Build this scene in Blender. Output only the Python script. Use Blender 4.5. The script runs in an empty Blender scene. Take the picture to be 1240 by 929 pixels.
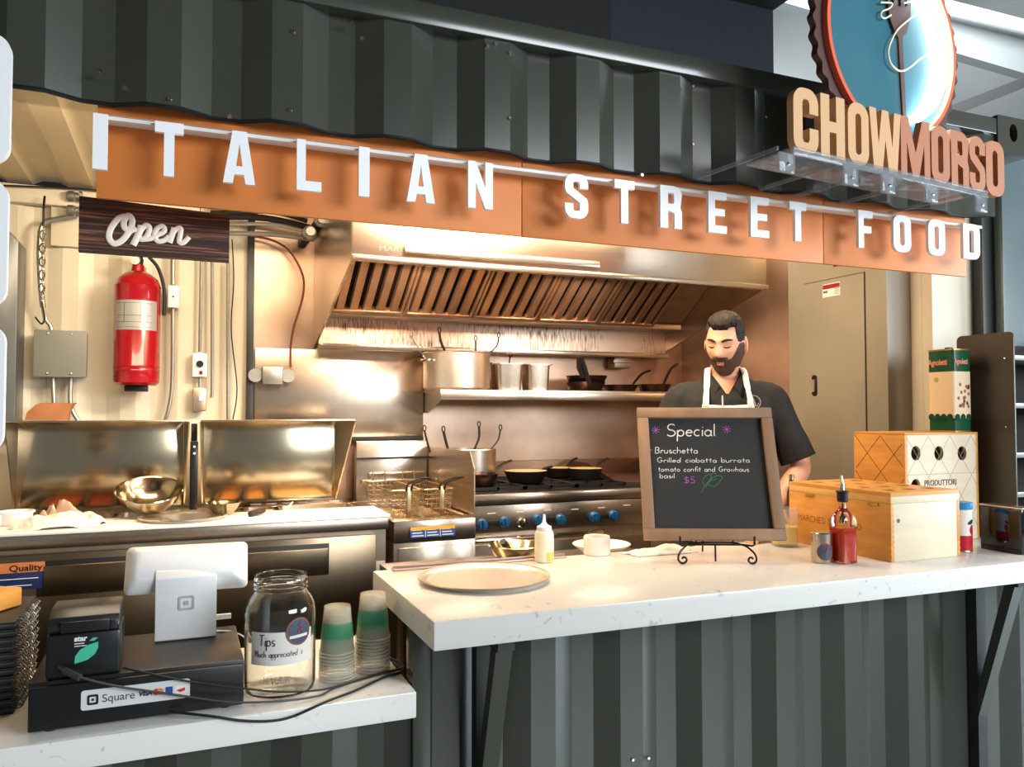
import bpy, bmesh, math, random
from mathutils import Vector, Matrix, noise
random.seed(7)
sc = bpy.context.scene
COL = sc.collection
PI = math.pi
# ------------------------------------------------------------------ camera
FPX = 965.0; YAW = math.radians(22.5); PITCH = math.radians(1.92)
CAM = Vector((0, 0, 1.56))
c_r = Vector((math.cos(YAW), -math.sin(YAW), 0)); c_f0 = Vector((math.sin(YAW), math.cos(YAW), 0)); c_z = Vector((0, 0, 1))
c_f = c_f0*math.cos(PITCH) + c_z*math.sin(PITCH); c_u = c_z*math.cos(PITCH) - c_f0*math.sin(PITCH)
cam = bpy.data.objects.new('camera', bpy.data.cameras.new('camera')); COL.objects.link(cam)
cam.data.sensor_width = 36; cam.data.lens = 36*FPX/1240; cam.data.clip_start = .02
m = Matrix((c_r, c_u, -c_f)).transposed().to_4x4(); m.translation = CAM
cam.matrix_world = m; sc.camera = cam
# ------------------------------------------------------------------ light and exposure
sc.view_settings.view_transform = 'Standard'; sc.view_settings.look = 'None'
sc.view_settings.gamma = 1; sc.view_settings.use_curve_mapping = False
sc.view_settings.exposure = 0.55
w = bpy.data.worlds.new('world'); sc.world = w; w.use_nodes = True
w.node_tree.nodes['Background'].inputs[0].default_value = (.70, .74, .76, 1)
w.node_tree.nodes['Background'].inputs[1].default_value = .22
def area(name, loc, target, sx, sy, power, color):
    l = bpy.data.lights.new(name, 'AREA'); l.shape = 'RECTANGLE'; l.size = sx; l.size_y = sy; l.energy = power; l.color = color
    o = bpy.data.objects.new(name, l); COL.objects.link(o); o.location = loc
    o.rotation_euler = (Vector(target) - Vector(loc)).to_track_quat('-Z', 'Y').to_euler(); return o
area('daylight_window', (5.0, -4.6, 3.3), (1.4, 2.0, 1.2), 4.2, 2.2, 400, (.88, .94, 1.0))
area('side_window', (7.6, .4, 1.75), (4.0, 1.3, .3), 3.4, 2.0, 250, (.74, .89, 1.0))
area('far_daylight', (9.0, 5.5, 7.5), (10.5, 12.5, 6.5), 4, 3, 700, (.92, .97, 1.0))
area('kiosk_tube_light', (1.12, 2.36, 2.565), (1.0, 3.2, 2.25), .80, .20, 46, (1.0, .86, .66))
area('kiosk_fill_left', (.0, 2.95, 2.55), (.0, 3.5, 1.0), 1.3, .3, 17, (1.0, .80, .56))  # added fill over the prep table side, not a known fixture
area('kiosk_fill_right', (1.9, 2.6, 2.55), (1.9, 2.9, 1.0), .7, .3, 11, (1.0, .78, .54))  # second added fill, brightens the right half of the kitchen
area('kiosk_corner_fill', (2.80, 3.25, 2.56), (2.86, 3.6, 1.2), .12, .3, 5, (1.0, .82, .62))  # guessed lamp, added to brighten the steel wall beside the hood
for hx in (1.0, 1.85):
    area('hood_lamp_light', (hx, 3.50, 2.18), (hx, 3.95, 1.0), .3, .12, 8, (1.0, .64, .44))

# ------------------------------------------------------------------ helpers
def ray(x, y): return c_f + c_r*((x - 620)/FPX) - c_u*((y - 464.5)/FPX)
def hit(x, y, ax, v):
    d = ray(x, y); return CAM + d*((v - CAM[ax])/d[ax])
def L(c): return ((c/255)/12.92 if c/255 <= .04045 else ((c/255 + .055)/1.055)**2.4)
def rgb(r, g, b): return (L(r), L(g), L(b), 1)
MAT = {}
def mat(name, c, rough=.5, metal=0, var=0, scale=8, stretch=None, bump=0, spec=.5, alpha=1, trans=0, emit=0, c2=None, coat=0, ior=1.45):
    if name in MAT: return MAT[name]
    m = bpy.data.materials.new(name); m.use_nodes = True; nt = m.node_tree; b = nt.nodes['Principled BSDF']
    b.inputs['Base Color'].default_value = c; b.inputs['Roughness'].default_value = rough; b.inputs['Metallic'].default_value = metal
    b.inputs['Specular IOR Level'].default_value = spec; b.inputs['Alpha'].default_value = alpha
    b.inputs['Transmission Weight'].default_value = trans; b.inputs['Coat Weight'].default_value = coat; b.inputs['IOR'].default_value = ior
    if emit: b.inputs['Emission Color'].default_value = c; b.inputs['Emission Strength'].default_value = emit
    if var or bump:
        tc = nt.nodes.new('ShaderNodeTexCoord'); mp = nt.nodes.new('ShaderNodeMapping'); nz = nt.nodes.new('ShaderNodeTexNoise')
        nt.links.new(tc.outputs['Object'], mp.inputs[0]); nt.links.new(mp.outputs[0], nz.inputs['Vector'])
        if stretch: mp.inputs['Scale'].default_value = stretch
        nz.inputs['Scale'].default_value = scale; nz.inputs['Detail'].default_value = 4
        if var:
            rp = nt.nodes.new('ShaderNodeValToRGB'); nt.links.new(nz.outputs[0], rp.inputs[0])
            k = c2 or tuple(min(1, x*(1 + var)) for x in c[:3]) + (1,)
            rp.color_ramp.elements[0].color = tuple(x*(1 - var) for x in c[:3]) + (1,); rp.color_ramp.elements[1].color = k
            rp.color_ramp.elements[0].position = .3; rp.color_ramp.elements[1].position = .7
            nt.links.new(rp.outputs[0], b.inputs['Base Color'])
        if bump:
            bp = nt.nodes.new('ShaderNodeBump'); bp.inputs['Strength'].default_value = bump; bp.inputs['Distance'].default_value = .01
            nt.links.new(nz.outputs[0], bp.inputs['Height']); nt.links.new(bp.outputs[0], b.inputs['Normal'])
    MAT[name] = m; return m
PW = {}
class MB:
    def __init__(s): s.bm = bmesh.new()
    def add(s, vs, fs):
        v = [s.bm.verts.new(p) for p in vs]
        for f in fs:
            try: s.bm.faces.new([v[i] for i in f])
            except ValueError: pass
        return s
    def merge(s, t, mtx=None):
        if mtx is not None: bmesh.ops.transform(t, matrix=mtx, verts=t.verts)
        idx = {v: s.bm.verts.new(v.co) for v in t.verts}
        for f in t.faces:
            try: s.bm.faces.new([idx[v] for v in f.verts])
            except ValueError: pass
        t.free(); return s
    def box(s, x0, x1, y0, y1, z0, z1, bev=0, mtx=None, seg=2):
        t = bmesh.new(); bmesh.ops.create_cube(t, size=1)
        bmesh.ops.transform(t, matrix=Matrix.Translation(((x0+x1)/2, (y0+y1)/2, (z0+z1)/2)) @ Matrix.Diagonal((abs(x1-x0), abs(y1-y0), abs(z1-z0), 1)), verts=t.verts)
        if bev: bmesh.ops.bevel(t, geom=t.edges[:], offset=bev, segments=seg, affect='EDGES', profile=.5)
        return s.merge(t, mtx)
    def prism(s, poly, ax, a, b, mtx=None, bev=0):
        """poly: 2-D points in the two other axes (in axis order); extruded a..b along ax"""
        t = bmesh.new(); n = len(poly)
        def P(p, v): q = list(p); q.insert(ax, v); return q
        lo = [t.verts.new(P(p, a)) for p in poly]; hi = [t.verts.new(P(p, b)) for p in poly]
        t.faces.new(lo); t.faces.new(hi[::-1])
        for i in range(n): t.faces.new((lo[i], hi[i], hi[(i+1) % n], lo[(i+1) % n]))
        bmesh.ops.recalc_face_normals(t, faces=t.faces)
        if bev: bmesh.ops.bevel(t, geom=t.edges[:], offset=bev, segments=2, affect='EDGES', profile=.5)
        return s.merge(t, mtx)
    def tube(s, pts, r, n=8, cap=True, flat=None, closed=False):
        pts = [Vector(p) for p in pts]; k = len(pts); rs = r if isinstance(r, (list, tuple)) else [r]*k
        T = []
        for i in range(k):
            a = pts[(i-1) % k] if (closed or i > 0) else pts[i]; b = pts[(i+1) % k] if (closed or i < k-1) else pts[i]
            d = b - a; T.append(d.normalized() if d.length > 1e-9 else Vector((0, 0, 1)))
        if flat is not None: nrm = Vector(flat[0]).cross(T[0])
        else: nrm = T[0].orthogonal()
        rings = []
        for i in range(k):
            if flat is not None:
                bi = Vector(flat[0]).normalized(); nn = bi.cross(T[i]); nn = nn.normalized() if nn.length > 1e-6 else nrm; kk = flat[1]
            else:
                nn = nrm - T[i]*nrm.dot(T[i]); nn = nn.normalized() if nn.length > 1e-6 else T[i].orthogonal().normalized(); bi = T[i].cross(nn); kk = 1
            nrm = nn
            rings.append([s.bm.verts.new(pts[i] + nn*(rs[i]*math.cos(2*PI*j/n)) + bi*(kk*rs[i]*math.sin(2*PI*j/n))) for j in range(n)])
        for i in range(k if closed else k-1):
            A = rings[i]; B = rings[(i+1) % k]
            for j in range(n): s.bm.faces.new((A[j], A[(j+1) % n], B[(j+1) % n], B[j]))
        if cap and not closed: s.bm.faces.new(rings[0][::-1]); s.bm.faces.new(rings[-1])
        return s
    def lathe(s, prof, c=(0, 0, 0), n=32, mtx=None, sx=1, sy=1):
        t = bmesh.new(); rings = []
        for r, z in prof:
            rings.append([t.verts.new((0, 0, z))] if r < 1e-6 else [t.verts.new((r*sx*math.cos(2*PI*j/n), r*sy*math.sin(2*PI*j/n), z)) for j in range(n)])
        for A, B in zip(rings, rings[1:]):
            for j in range(n):
                q = []
                for v in (A[j % len(A)], A[(j+1) % len(A)], B[(j+1) % len(B)], B[j % len(B)]):
                    if v not in q: q.append(v)
                if len(q) > 2:
                    try: t.faces.new(q)
                    except ValueError: pass
        bmesh.ops.recalc_face_normals(t, faces=t.faces)
        M_ = Matrix.Translation(c) @ (mtx if mtx is not None else Matrix())
        return s.merge(t, M_)
    def sphere(s, c, r, n=12, sc_=(1, 1, 1)):
        t = bmesh.new(); bmesh.ops.create_uvsphere(t, u_segments=n, v_segments=max(6, n*2//3), radius=r)
        return s.merge(t, Matrix.Translation(c) @ Matrix.Diagonal((*sc_, 1)))
    def loft(s, rings, cap=True, closed=True):
        R = [[s.bm.verts.new(p) for p in r] for r in rings]; n = len(R[0])
        for A, B in zip(R, R[1:]):
            for j in range(n if closed else n-1): s.bm.faces.new((A[j], A[(j+1) % n], B[(j+1) % n], B[j]))
        if cap: s.bm.faces.new(R[0][::-1]); s.bm.faces.new(R[-1])
        return s
    def build(s, name, m, parent=None, local=False, smooth=35, world=None):
        bmesh.ops.recalc_face_normals(s.bm, faces=s.bm.faces)
        me = bpy.data.meshes.new(name); s.bm.to_mesh(me); s.bm.free()
        return link(name, me, m, parent, local, smooth)
def link(name, me, m, parent=None, local=False, smooth=35):
    o = bpy.data.objects.new(name, me); COL.objects.link(o)
    for x in (m if isinstance(m, (list, tuple)) else [m]): me.materials.append(x)
    if smooth:
        me.shade_smooth()
        me.set_sharp_from_angle(angle=math.radians(smooth))
    if parent is not None:
        o.parent = parent; P = PW[parent]; PW[o] = P
        if not local: me.transform(P.inverted())
    else: PW[o] = Matrix()
    return o
def tag(o, label=None, cat=None, group=None, kind=None):
    for k, v in (('label', label), ('category', cat), ('group', group), ('kind', kind)):
        if v: o[k] = v
    return o
def struct(o): o['kind'] = 'structure'; return o
def thing(name, label, cat, loc=(0, 0, 0), rz=0, group=None, mtx=None):
    o = bpy.data.objects.new(name, None); COL.objects.link(o); o.empty_display_size = .05
    M_ = mtx if mtx is not None else Matrix.Translation(loc) @ Matrix.Rotation(rz, 4, 'Z')
    o.matrix_basis = M_; PW[o] = M_; return tag(o, label, cat, group)
def copy_tree(o, loc, rz=0, label=None, group=None, parent=None):
    c = o.copy(); COL.objects.link(c)
    if parent is None:
        c.matrix_basis = Matrix.Translation(loc) @ Matrix.Rotation(rz, 4, 'Z')
        if label: c['label'] = label
        if group: c['group'] = group
    else: c.parent = parent
    for ch in [x for x in COL.objects if x.parent == o]: copy_tree(ch, None, parent=c)
    return c
def cr(pts, n=6, closed=False):
    """Catmull-Rom through points"""
    P = [Vector(p) for p in pts]; out = []; k = len(P)
    for i in range(k if closed else k-1):
        g = lambda j: P[j % k] if closed else P[max(0, min(k-1, j))]
        a, b, c, d = g(i-1), g(i), g(i+1), g(i+2)
        for j in range(n):
            t = j/n; out.append(.5*((2*b) + (c-a)*t + (2*a-5*b+4*c-d)*t*t + (3*b-a-3*c+d)*t**3))
    if not closed: out.append(P[-1])
    return out
def arc(cx, cy, rx, ry, a0, a1, n=10):
    return [(cx + rx*math.cos(math.radians(a0 + (a1-a0)*i/n)), cy + ry*math.sin(math.radians(a0 + (a1-a0)*i/n))) for i in range(n+1)]
def frame(o, x, z):
    """matrix with local x along x, local y along z (up in the picture), normal out"""
    x = Vector(x).normalized(); z = Vector(z).normalized(); n = x.cross(z)
    M_ = Matrix((x, z, n)).transposed().to_4x4(); M_.translation = Vector(o); return M_
def on_plane(px, py, M_):
    """where the sight line through a photo point meets the xy plane of M_, in its local x, y"""
    n = M_.col[2].xyz; d = ray(px, py); t = (M_.translation - CAM).dot(n)/d.dot(n)
    q = M_.inverted() @ (CAM + d*t); return q.x, q.y
def poly_curve(name, polys, depth, m, parent, M_, bev=0, smooth=30):
    """flat filled outlines (even-odd holes) given thickness depth, centred on the local plane"""
    cu = bpy.data.curves.new(name, 'CURVE'); cu.dimensions = '2D'; cu.fill_mode = 'BOTH'; cu.extrude = depth/2; cu.bevel_depth = bev
    for p in polys:
        sp = cu.splines.new('POLY'); sp.points.add(len(p)-1); sp.use_cyclic_u = True
        for i, q in enumerate(p): sp.points[i].co = (q[0], q[1], 0, 1)
    o = bpy.data.objects.new('tmp', cu); COL.objects.link(o)
    me = bpy.data.meshes.new_from_object(o.evaluated_get(bpy.context.evaluated_depsgraph_get())); bpy.data.objects.remove(o)
    me.transform(M_); me.name = name
    return link(name, me, m, parent, False, smooth)
def text(name, body, size, m, parent, M_, depth=.0006, align='LEFT', sx=1, bold=0, shear=0):
    cu = bpy.data.curves.new(name, 'FONT'); cu.body = body; cu.size = size; cu.align_x = align; cu.extrude = depth; cu.offset = bold; cu.shear = shear
    o = bpy.data.objects.new('tmp', cu); COL.objects.link(o)
    me = bpy.data.meshes.new_from_object(o.evaluated_get(bpy.context.evaluated_depsgraph_get())); bpy.data.objects.remove(o)
    me.transform(M_ @ Matrix.Diagonal((sx, 1, 1, 1))); return link(name, me, m, parent, False, 0)
def circ(cx, cy, rx, ry=None, n=24): return arc(cx, cy, rx, ry or rx, 0, 360*(n-1)/n, n-1)
def rrect(x0, x1, y0, y1, r, n=4):
    return arc(x1-r, y1-r, r, r, 0, 90, n) + arc(x0+r, y1-r, r, r, 90, 180, n) + arc(x0+r, y0+r, r, r, 180, 270, n) + arc(x1-r, y0+r, r, r, 270, 360, n)
# ---- handwriting: single strokes, x height .5, capitals 1
HW = {
 'a': (.50, [arc(.2,.25,.2,.25,40,400), [(.4,.48),(.4,.06),(.48,0)]]), 'b': (.48, [[(0,1),(0,0)], arc(.2,.25,.2,.25,180,540)]),
 'c': (.44, [arc(.2,.25,.2,.25,50,310)]), 'd': (.52, [arc(.2,.25,.2,.25,0,360), [(.4,1),(.4,0)]]),
 'e': (.46, [[(.03,.27),(.38,.29)] + arc(.2,.25,.19,.25,10,315)]), 'f': (.36, [arc(.27,.8,.13,.2,30,180) + [(.14,0)], [(0,.5),(.3,.52)]]),
 'h': (.48, [[(0,1),(0,0)], arc(.18,.3,.18,.2,180,0) + [(.36,0)]]), 'i': (.16, [[(.03,.5),(.03,0)], [(.03,.7),(.04,.74)]]),
 'l': (.18, [[(.03,1),(.03,.06),(.1,0)]]), 'm': (.72, [[(0,.5),(0,0)], arc(.14,.3,.14,.2,180,0) + [(.28,0)], arc(.42,.3,.14,.2,180,0) + [(.56,0)]]),
 'n': (.48, [[(0,.5),(0,0)], arc(.18,.3,.18,.2,180,0) + [(.36,0)]]), 'o': (.5, [arc(.2,.25,.2,.25,90,450)]),
 'p': (.48, [[(0,.5),(0,-.42)], arc(.2,.25,.2,.25,180,540)]), 'r': (.36, [[(0,.5),(0,0)], arc(.16,.3,.16,.2,180,40)]),
 's': (.40, [arc(.17,.37,.15,.13,50,270,8) + arc(.17,.12,.15,.12,90,-140,8)]), 't': (.38, [[(.14,.85),(.14,.06),(.24,0)], [(0,.52),(.3,.54)]]),
 'u': (.48, [[(0,.5),(0,.2)] + arc(.18,.2,.18,.2,180,360) + [(.36,.5)], [(.36,.5),(.36,0)]]), 'w': (.62, [[(0,.5),(.12,0),(.25,.42),(.38,0),(.5,.5)]]),
 'B': (.62, [[(.05,1),(.05,0)], [(.05,1)] + arc(.2,.76,.26,.24,80,-90) + arc(.2,.26,.3,.26,90,-90) + [(.05,0)]]), 'G': (.7, [arc(.3,.5,.3,.5,50,330) + [(.58,.42),(.34,.42)]]),
 'S': (.62, [arc(.3,.75,.24,.25,35,270) + arc(.28,.25,.27,.25,90,-150)]), 'T': (.6, [[(0,.98),(.56,1)], [(.28,1),(.28,0)]]),
 'M': (.74, [[(0,0),(.06,1),(.32,.4),(.58,1),(.64,0)]]), '5': (.56, [[(.44,1),(.1,1),(.08,.58)] + arc(.22,.3,.24,.3,110,-140)]),
 '$': (.62, [arc(.28,.72,.22,.2,35,270) + arc(.28,.28,.24,.24,90,-150), [(.28,1.08),(.28,-.08)]]), ':': (.2, [[(.05,.4),(.06,.44)], [(.05,.1),(.06,.14)]]), ')': (.3, [arc(-.1,.28,.25,.36,60,-60)]),
 ' ': (.4, []),
}
def hand(mb, s, x, y, h, r, M_, slant=.08, squash=1, flat=.35, wob=.02):
    """writes s with its baseline at local x, y"""
    n = M_.col[2].xyz
    for chh in s:
        wd, st = HW[chh]; j = random.uniform(-wob, wob)
        for pl in st:
            pl = [(px_*squash + slant*py_, py_ + j) for px_, py_ in pl]
            mb.tube([M_ @ Vector((x + px_*h, y + py_*h, 0)) for px_, py_ in pl], r, 6, flat=(n, flat))
        x += wd*h*squash*1.12
    return x
def corr(x0, x1, y, z0, z1, d=.036, pitch=.278, th=.004, ph=0.0, sgn=1):
    """trapezoid corrugated sheet standing along x; outer flats at y, inner at y + d"""
    segs = [(0, 0), (.074, 0), (.142, 1), (.21, 1), (.278, 0)]
    pts = []; k = math.floor((x0 - ph)/pitch) - 1
    while ph + k*pitch < x1 + pitch:
        for a, b in segs[:-1]: pts.append((ph + (k + a/.278)*pitch, y + sgn*d*b))
        k += 1
    def at(x):
        for p, q in zip(pts, pts[1:]):
            if p[0] <= x <= q[0]: t = (x-p[0])/(q[0]-p[0]); return p[1] + t*(q[1]-p[1])
    path = [(x0, at(x0))] + [p for p in pts if x0 < p[0] < x1] + [(x1, at(x1))]
    mb = MB()
    a = [(x, yy, z) for z in (z0, z1) for x, yy in path]; b = [(x, yy + th*sgn, z) for z in (z0, z1) for x, yy in path]; n = len(path)
    vs = a + b; fs = []
    for i in range(n-1):
        fs += [(i, i+1, n+i+1, n+i), (2*n+i, 3*n+i, 3*n+i+1, 2*n+i+1), (i, 2*n+i, 2*n+i+1, i+1), (n+i, n+i+1, 3*n+i+1, 3*n+i)]
    fs += [(0, n, 3*n, 2*n), (n-1, 3*n-1, 4*n-1, 2*n-1)]
    return mb.add(vs, fs)

# ------------------------------------------------------------------ materials
def nd(m): return m.node_tree, m.node_tree.nodes['Principled BSDF']
paint = mat('container_paint', rgb(60, 62, 53), .2, 0, .10, 3, (1, 1, .3), .02, spec=.7)
paint_dark = mat('dark_steel_paint', rgb(44, 45, 44), .4)
cream = mat('cream_paint', rgb(218, 208, 184), .42, 0, .04, 5)
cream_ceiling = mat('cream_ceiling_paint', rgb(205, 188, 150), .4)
steel = mat('brushed_steel', rgb(196, 182, 164), .27, 1, .05, 30, (1, 1, .04), .012)
steel_h = mat('brushed_steel_wide', rgb(194, 180, 162), .27, 1, .05, 30, (.04, 1, 1), .012)
steel_dull = mat('worn_steel', rgb(178, 164, 146), .42, 1, .12, 14, (1, 1, .1), .03)
steel_mirror = mat('polished_steel', rgb(188, 174, 146), .17, 1, .04, 6)
chrome = mat('chrome', rgb(220, 216, 208), .12, 1)
alum = mat('spun_aluminium', rgb(226, 218, 206), .33, 1, .04, 40)
galv = mat('galvanised_metal', rgb(150, 148, 140), .4, .8, .08, 30)
black_iron = mat('black_iron', rgb(26, 24, 23), .5, .3, .15, 20)
black_plastic = mat('black_plastic', rgb(20, 20, 21), .35)
black_gloss = mat('black_gloss', rgb(12, 11, 12), .08, 0, coat=.4)
rubber = mat('black_rubber', rgb(18, 18, 18), .6)
white_plastic = mat('white_plastic', rgb(236, 236, 234), .3)
white_ceramic = mat('white_ceramic', rgb(240, 236, 226), .25)
white_paint = mat('white_board', rgb(244, 244, 244), .4)
orange = mat('orange_board', rgb(214, 124, 56), .55, 0, .03, 3)
grey_box = mat('grey_enamel', rgb(126, 126, 116), .4)
panel_grey = mat('panel_enamel', rgb(142, 134, 116), .4)
red_paint = mat('red_enamel', rgb(150, 10, 24), .2, 0, coat=.5)
paper = mat('paper', rgb(232, 228, 220), .7)
ink = mat('ink', rgb(20, 18, 18), .6)
board_black = mat('slate', rgb(38, 38, 37), .6, 0, .15, 5)
chalk_w = mat('white_chalk', rgb(236, 230, 222), .8)
chalk_p = mat('purple_chalk', rgb(170, 88, 176), .8)
chalk_g = mat('green_chalk', rgb(40, 130, 96), .8)
wood_frame = mat('weathered_wood', rgb(146, 114, 86), .6, 0, .25, 10, (1, .15, 1), .06)
wood_dark = mat('dark_oak', rgb(58, 34, 26), .5)
pine = mat('pine', rgb(212, 150, 72), .45, 0, .16, 7, (.5, 1, 5), .02)
pine_daylit = mat('daylit_pine', rgb(222, 206, 176), .5, 0, .06, 6, (.6, 1, 4))  # same pine made paler: daylight on the crate ends put into the colour
glass = mat('clear_glass', (.96, .98, .97, 1), .02, 0, trans=1, ior=1.45)
teal = mat('teal_face', rgb(36, 100, 116), .35)
maroon = mat('maroon_metal', rgb(84, 50, 46), .45)
orange_red = mat('orange_red', rgb(226, 96, 62), .4)
tan = mat('tan_letter', rgb(206, 160, 112), .5)
brown = mat('terracotta_letter', rgb(176, 112, 76), .5)
blue_knob = mat('blue_knob', rgb(14, 74, 120), .35)
def quartz():
    m = mat('white_quartz', rgb(226, 222, 214), .24); nt, b = nd(m)
    tc = nt.nodes.new('ShaderNodeTexCoord'); n1 = nt.nodes.new('ShaderNodeTexNoise'); n1.inputs['Scale'].default_value = 26; n1.inputs['Detail'].default_value = 9; n1.inputs['Distortion'].default_value = 1.2
    r = nt.nodes.new('ShaderNodeValToRGB'); e = r.color_ramp.elements
    e[0].position = .28; e[0].color = rgb(188, 186, 184); e[1].position = .37; e[1].color = rgb(226, 223, 217)
    nt.links.new(tc.outputs['Object'], n1.inputs['Vector']); nt.links.new(n1.outputs[0], r.inputs[0]); nt.links.new(r.outputs[0], b.inputs['Base Color'])
quartz(); quartz_m = MAT['white_quartz']
def greasy():
    m = mat('grease_stained_steel', rgb(214, 196, 176), .4, .75); nt, b = nd(m)
    tc = nt.nodes.new('ShaderNodeTexCoord'); mp = nt.nodes.new('ShaderNodeMapping'); mp.inputs['Scale'].default_value = (1, 1, .16)
    n1 = nt.nodes.new('ShaderNodeTexNoise'); n1.inputs['Scale'].default_value = 95; n1.inputs['Detail'].default_value = 6
    n2 = nt.nodes.new('ShaderNodeTexNoise'); n2.inputs['Scale'].default_value = 2.2
    mu = nt.nodes.new('ShaderNodeMath'); mu.operation = 'MULTIPLY'
    r = nt.nodes.new('ShaderNodeValToRGB'); e = r.color_ramp.elements; e[0].position = .25; e[0].color = rgb(220, 204, 186); e[1].position = .42; e[1].color = rgb(96, 74, 60)
    nt.links.new(tc.outputs['Object'], mp.inputs[0]); nt.links.new(mp.outputs[0], n1.inputs['Vector']); nt.links.new(tc.outputs['Object'], n2.inputs['Vector'])
    nt.links.new(n1.outputs[0], mu.inputs[0]); nt.links.new(n2.outputs[0], mu.inputs[1]); nt.links.new(mu.outputs[0], r.inputs[0]); nt.links.new(r.outputs[0], b.inputs['Base Color'])
greasy(); greasy_m = MAT['grease_stained_steel']
def oak_grain():
    nt, b = nd(wood_dark)
    tc = nt.nodes.new('ShaderNodeTexCoord'); mp = nt.nodes.new('ShaderNodeMapping'); mp.inputs['Scale'].default_value = (.35, 1, 26)
    n1 = nt.nodes.new('ShaderNodeTexNoise'); n1.inputs['Scale'].default_value = 6; n1.inputs['Detail'].default_value = 5
    r = nt.nodes.new('ShaderNodeValToRGB'); e = r.color_ramp.elements; e[0].position = .40; e[0].color = rgb(44, 25, 20); e[1].position = .54; e[1].color = rgb(70, 41, 31)
    x = e.new(.57); x.color = rgb(150, 100, 72); x = e.new(.60); x.color = rgb(66, 39, 30)
    nt.links.new(tc.outputs['Object'], mp.inputs[0]); nt.links.new(mp.outputs[0], n1.inputs['Vector']); nt.links.new(n1.outputs[0], r.inputs[0]); nt.links.new(r.outputs[0], b.inputs['Base Color'])
oak_grain()

def sooty(name, base, dark):
    m = mat(name, base, .38, .85); nt, b = nd(m)
    tc = nt.nodes.new('ShaderNodeTexCoord'); n1 = nt.nodes.new('ShaderNodeTexNoise'); n1.inputs['Scale'].default_value = 1.7; n1.inputs['Detail'].default_value = 5
    r = nt.nodes.new('ShaderNodeValToRGB'); e = r.color_ramp.elements; e[0].position = .38; e[0].color = base; e[1].position = .62; e[1].color = dark
    nt.links.new(tc.outputs['Object'], n1.inputs['Vector']); nt.links.new(n1.outputs[0], r.inputs[0]); nt.links.new(r.outputs[0], b.inputs['Base Color']); return m
soot_steel = sooty('heat_stained_steel', rgb(200, 176, 154), rgb(158, 128, 106))
scorched = sooty('scorched_steel', rgb(120, 92, 72), rgb(70, 50, 38))
door_steel = mat('door_steel', rgb(132, 116, 94), .3, 1, .06, 20, (1, 1, .05))
# ------------------------------------------------------------------ setting
FL = .2; YF = 2.0; YB = 4.2; XR = 2.9
struct(MB().box(-7, 13, -7, 12, -.08, 0).build('floor', mat('hall_concrete', rgb(172, 178, 178), .3, 0, .10, 2)))
struct(MB().box(-1.7, XR, 2.06, YB, .001, FL).build('floor_kiosk', mat('kiosk_floor', rgb(70, 62, 52), .5, 0, .1, 6)))
struct(corr(-1.7, .31, YB, FL, 2.59, d=.022, pitch=.25, ph=-.02).build('wall_back', cream, smooth=0))
o = MB().box(.31, XR, YB - .004, YB + .03, FL, 2.59).build('wall_back_steel', soot_steel); struct(o)
struct(MB().box(-1.75, -1.7, 2.05, YB, FL, 2.59).build('wall_left', cream))
struct(MB().box(XR, XR + .05, 2.451, YB, FL, 2.59).build('wall_right', cream))
struct(MB().box(XR, 3.6, 2.40, 2.45, FL, 2.59).build('wall_right_step', cream))
struct(MB().box(XR - .012, XR - .001, 3.105, YB - .004, FL, 2.59).build('wall_right_steel', soot_steel))
# kiosk ceiling: corrugated roof sheet running front to back
mb = MB(); path = []
x = -1.7
while x < XR:
    path += [(x, 2.605), (x + .05, 2.605), (x + .09, 2.625), (x + .16, 2.625), (x + .2, 2.605)]; x += .25
path = [p for p in path if p[0] <= XR] + [(XR, 2.605)]
mb.prism(path + [(p[0], p[1] + .01) for p in reversed(path)], 1, 2.05, YB + .03)
struct(mb.build('ceiling', cream_ceiling, smooth=0))
struct(MB().box(-1.7, .31, YB - .05, YB - .002, 2.50, 2.585, .008).build('trim_1', cream))
# facade header, top rail, corner
struct(corr(-2.2, 2.745, YF, 2.268, 2.60, ph=-.085).build('wall_front_upper', paint, smooth=0))
struct(MB().box(-2.2, 2.748, YF - .012, YF + .05, 2.572, 2.632, .004).build('trim_top_rail', paint))
struct(corr(-2.2, .55, YF, 0.0, .79, ph=.0).build('wall_front_left', paint, smooth=0))
struct(corr(.60, 3.3, YF, 0.0, 1.0, ph=.05).build('wall_front_right', paint, smooth=0))
struct(MB().box(.552, .60, YF - .01, YF + .06, 0, 1.0, .004).build('trim_end_post', paint))
struct(MB().box(3.135, 3.20, 2.345, 2.395, 0, 2.72, .004).build('trim_jamb', paint_dark))
struct(MB().box(3.20, 4.0, 2.30, 2.34, 0, 2.70, .004).build('wall_front_right_end', mat('side_panel_paint', rgb(96, 112, 114), .3, 0, .08, 4)))
t = thing('corner_casting', 'dark steel container corner block with an oval hole', 'corner block', (2.835, 2.057, 2.505))
poly_curve('block', [rrect(-.085, .085, -.07, .07, .004), circ(.0, .012, .022, .034)], .14, paint, t, frame((2.835, 2.057, 2.575), (1, 0, 0), (0, 0, 1)))
MB().box(2.76, 2.91, 2.128, 2.132, 2.51, 2.64).build('inner_plate', black_plastic, t)
# rubber edge seal along the wavy lower edge of the header
path = []
k = -8
while -.085 + k*.278 < 2.8:
    for a, b in ((0, 0), (.074, 0), (.142, 1), (.21, 1)): path.append((-.085 + k*.278 + a, YF + .002 + .036*b, 2.267))
    k += 1
tag(MB().tube([p for p in path if -1.2 < p[0] < 2.75], .0055, 6).build('edge_seal', rubber), 'black rubber edging along the wavy bottom of the upper corrugated wall', 'edging')
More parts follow.
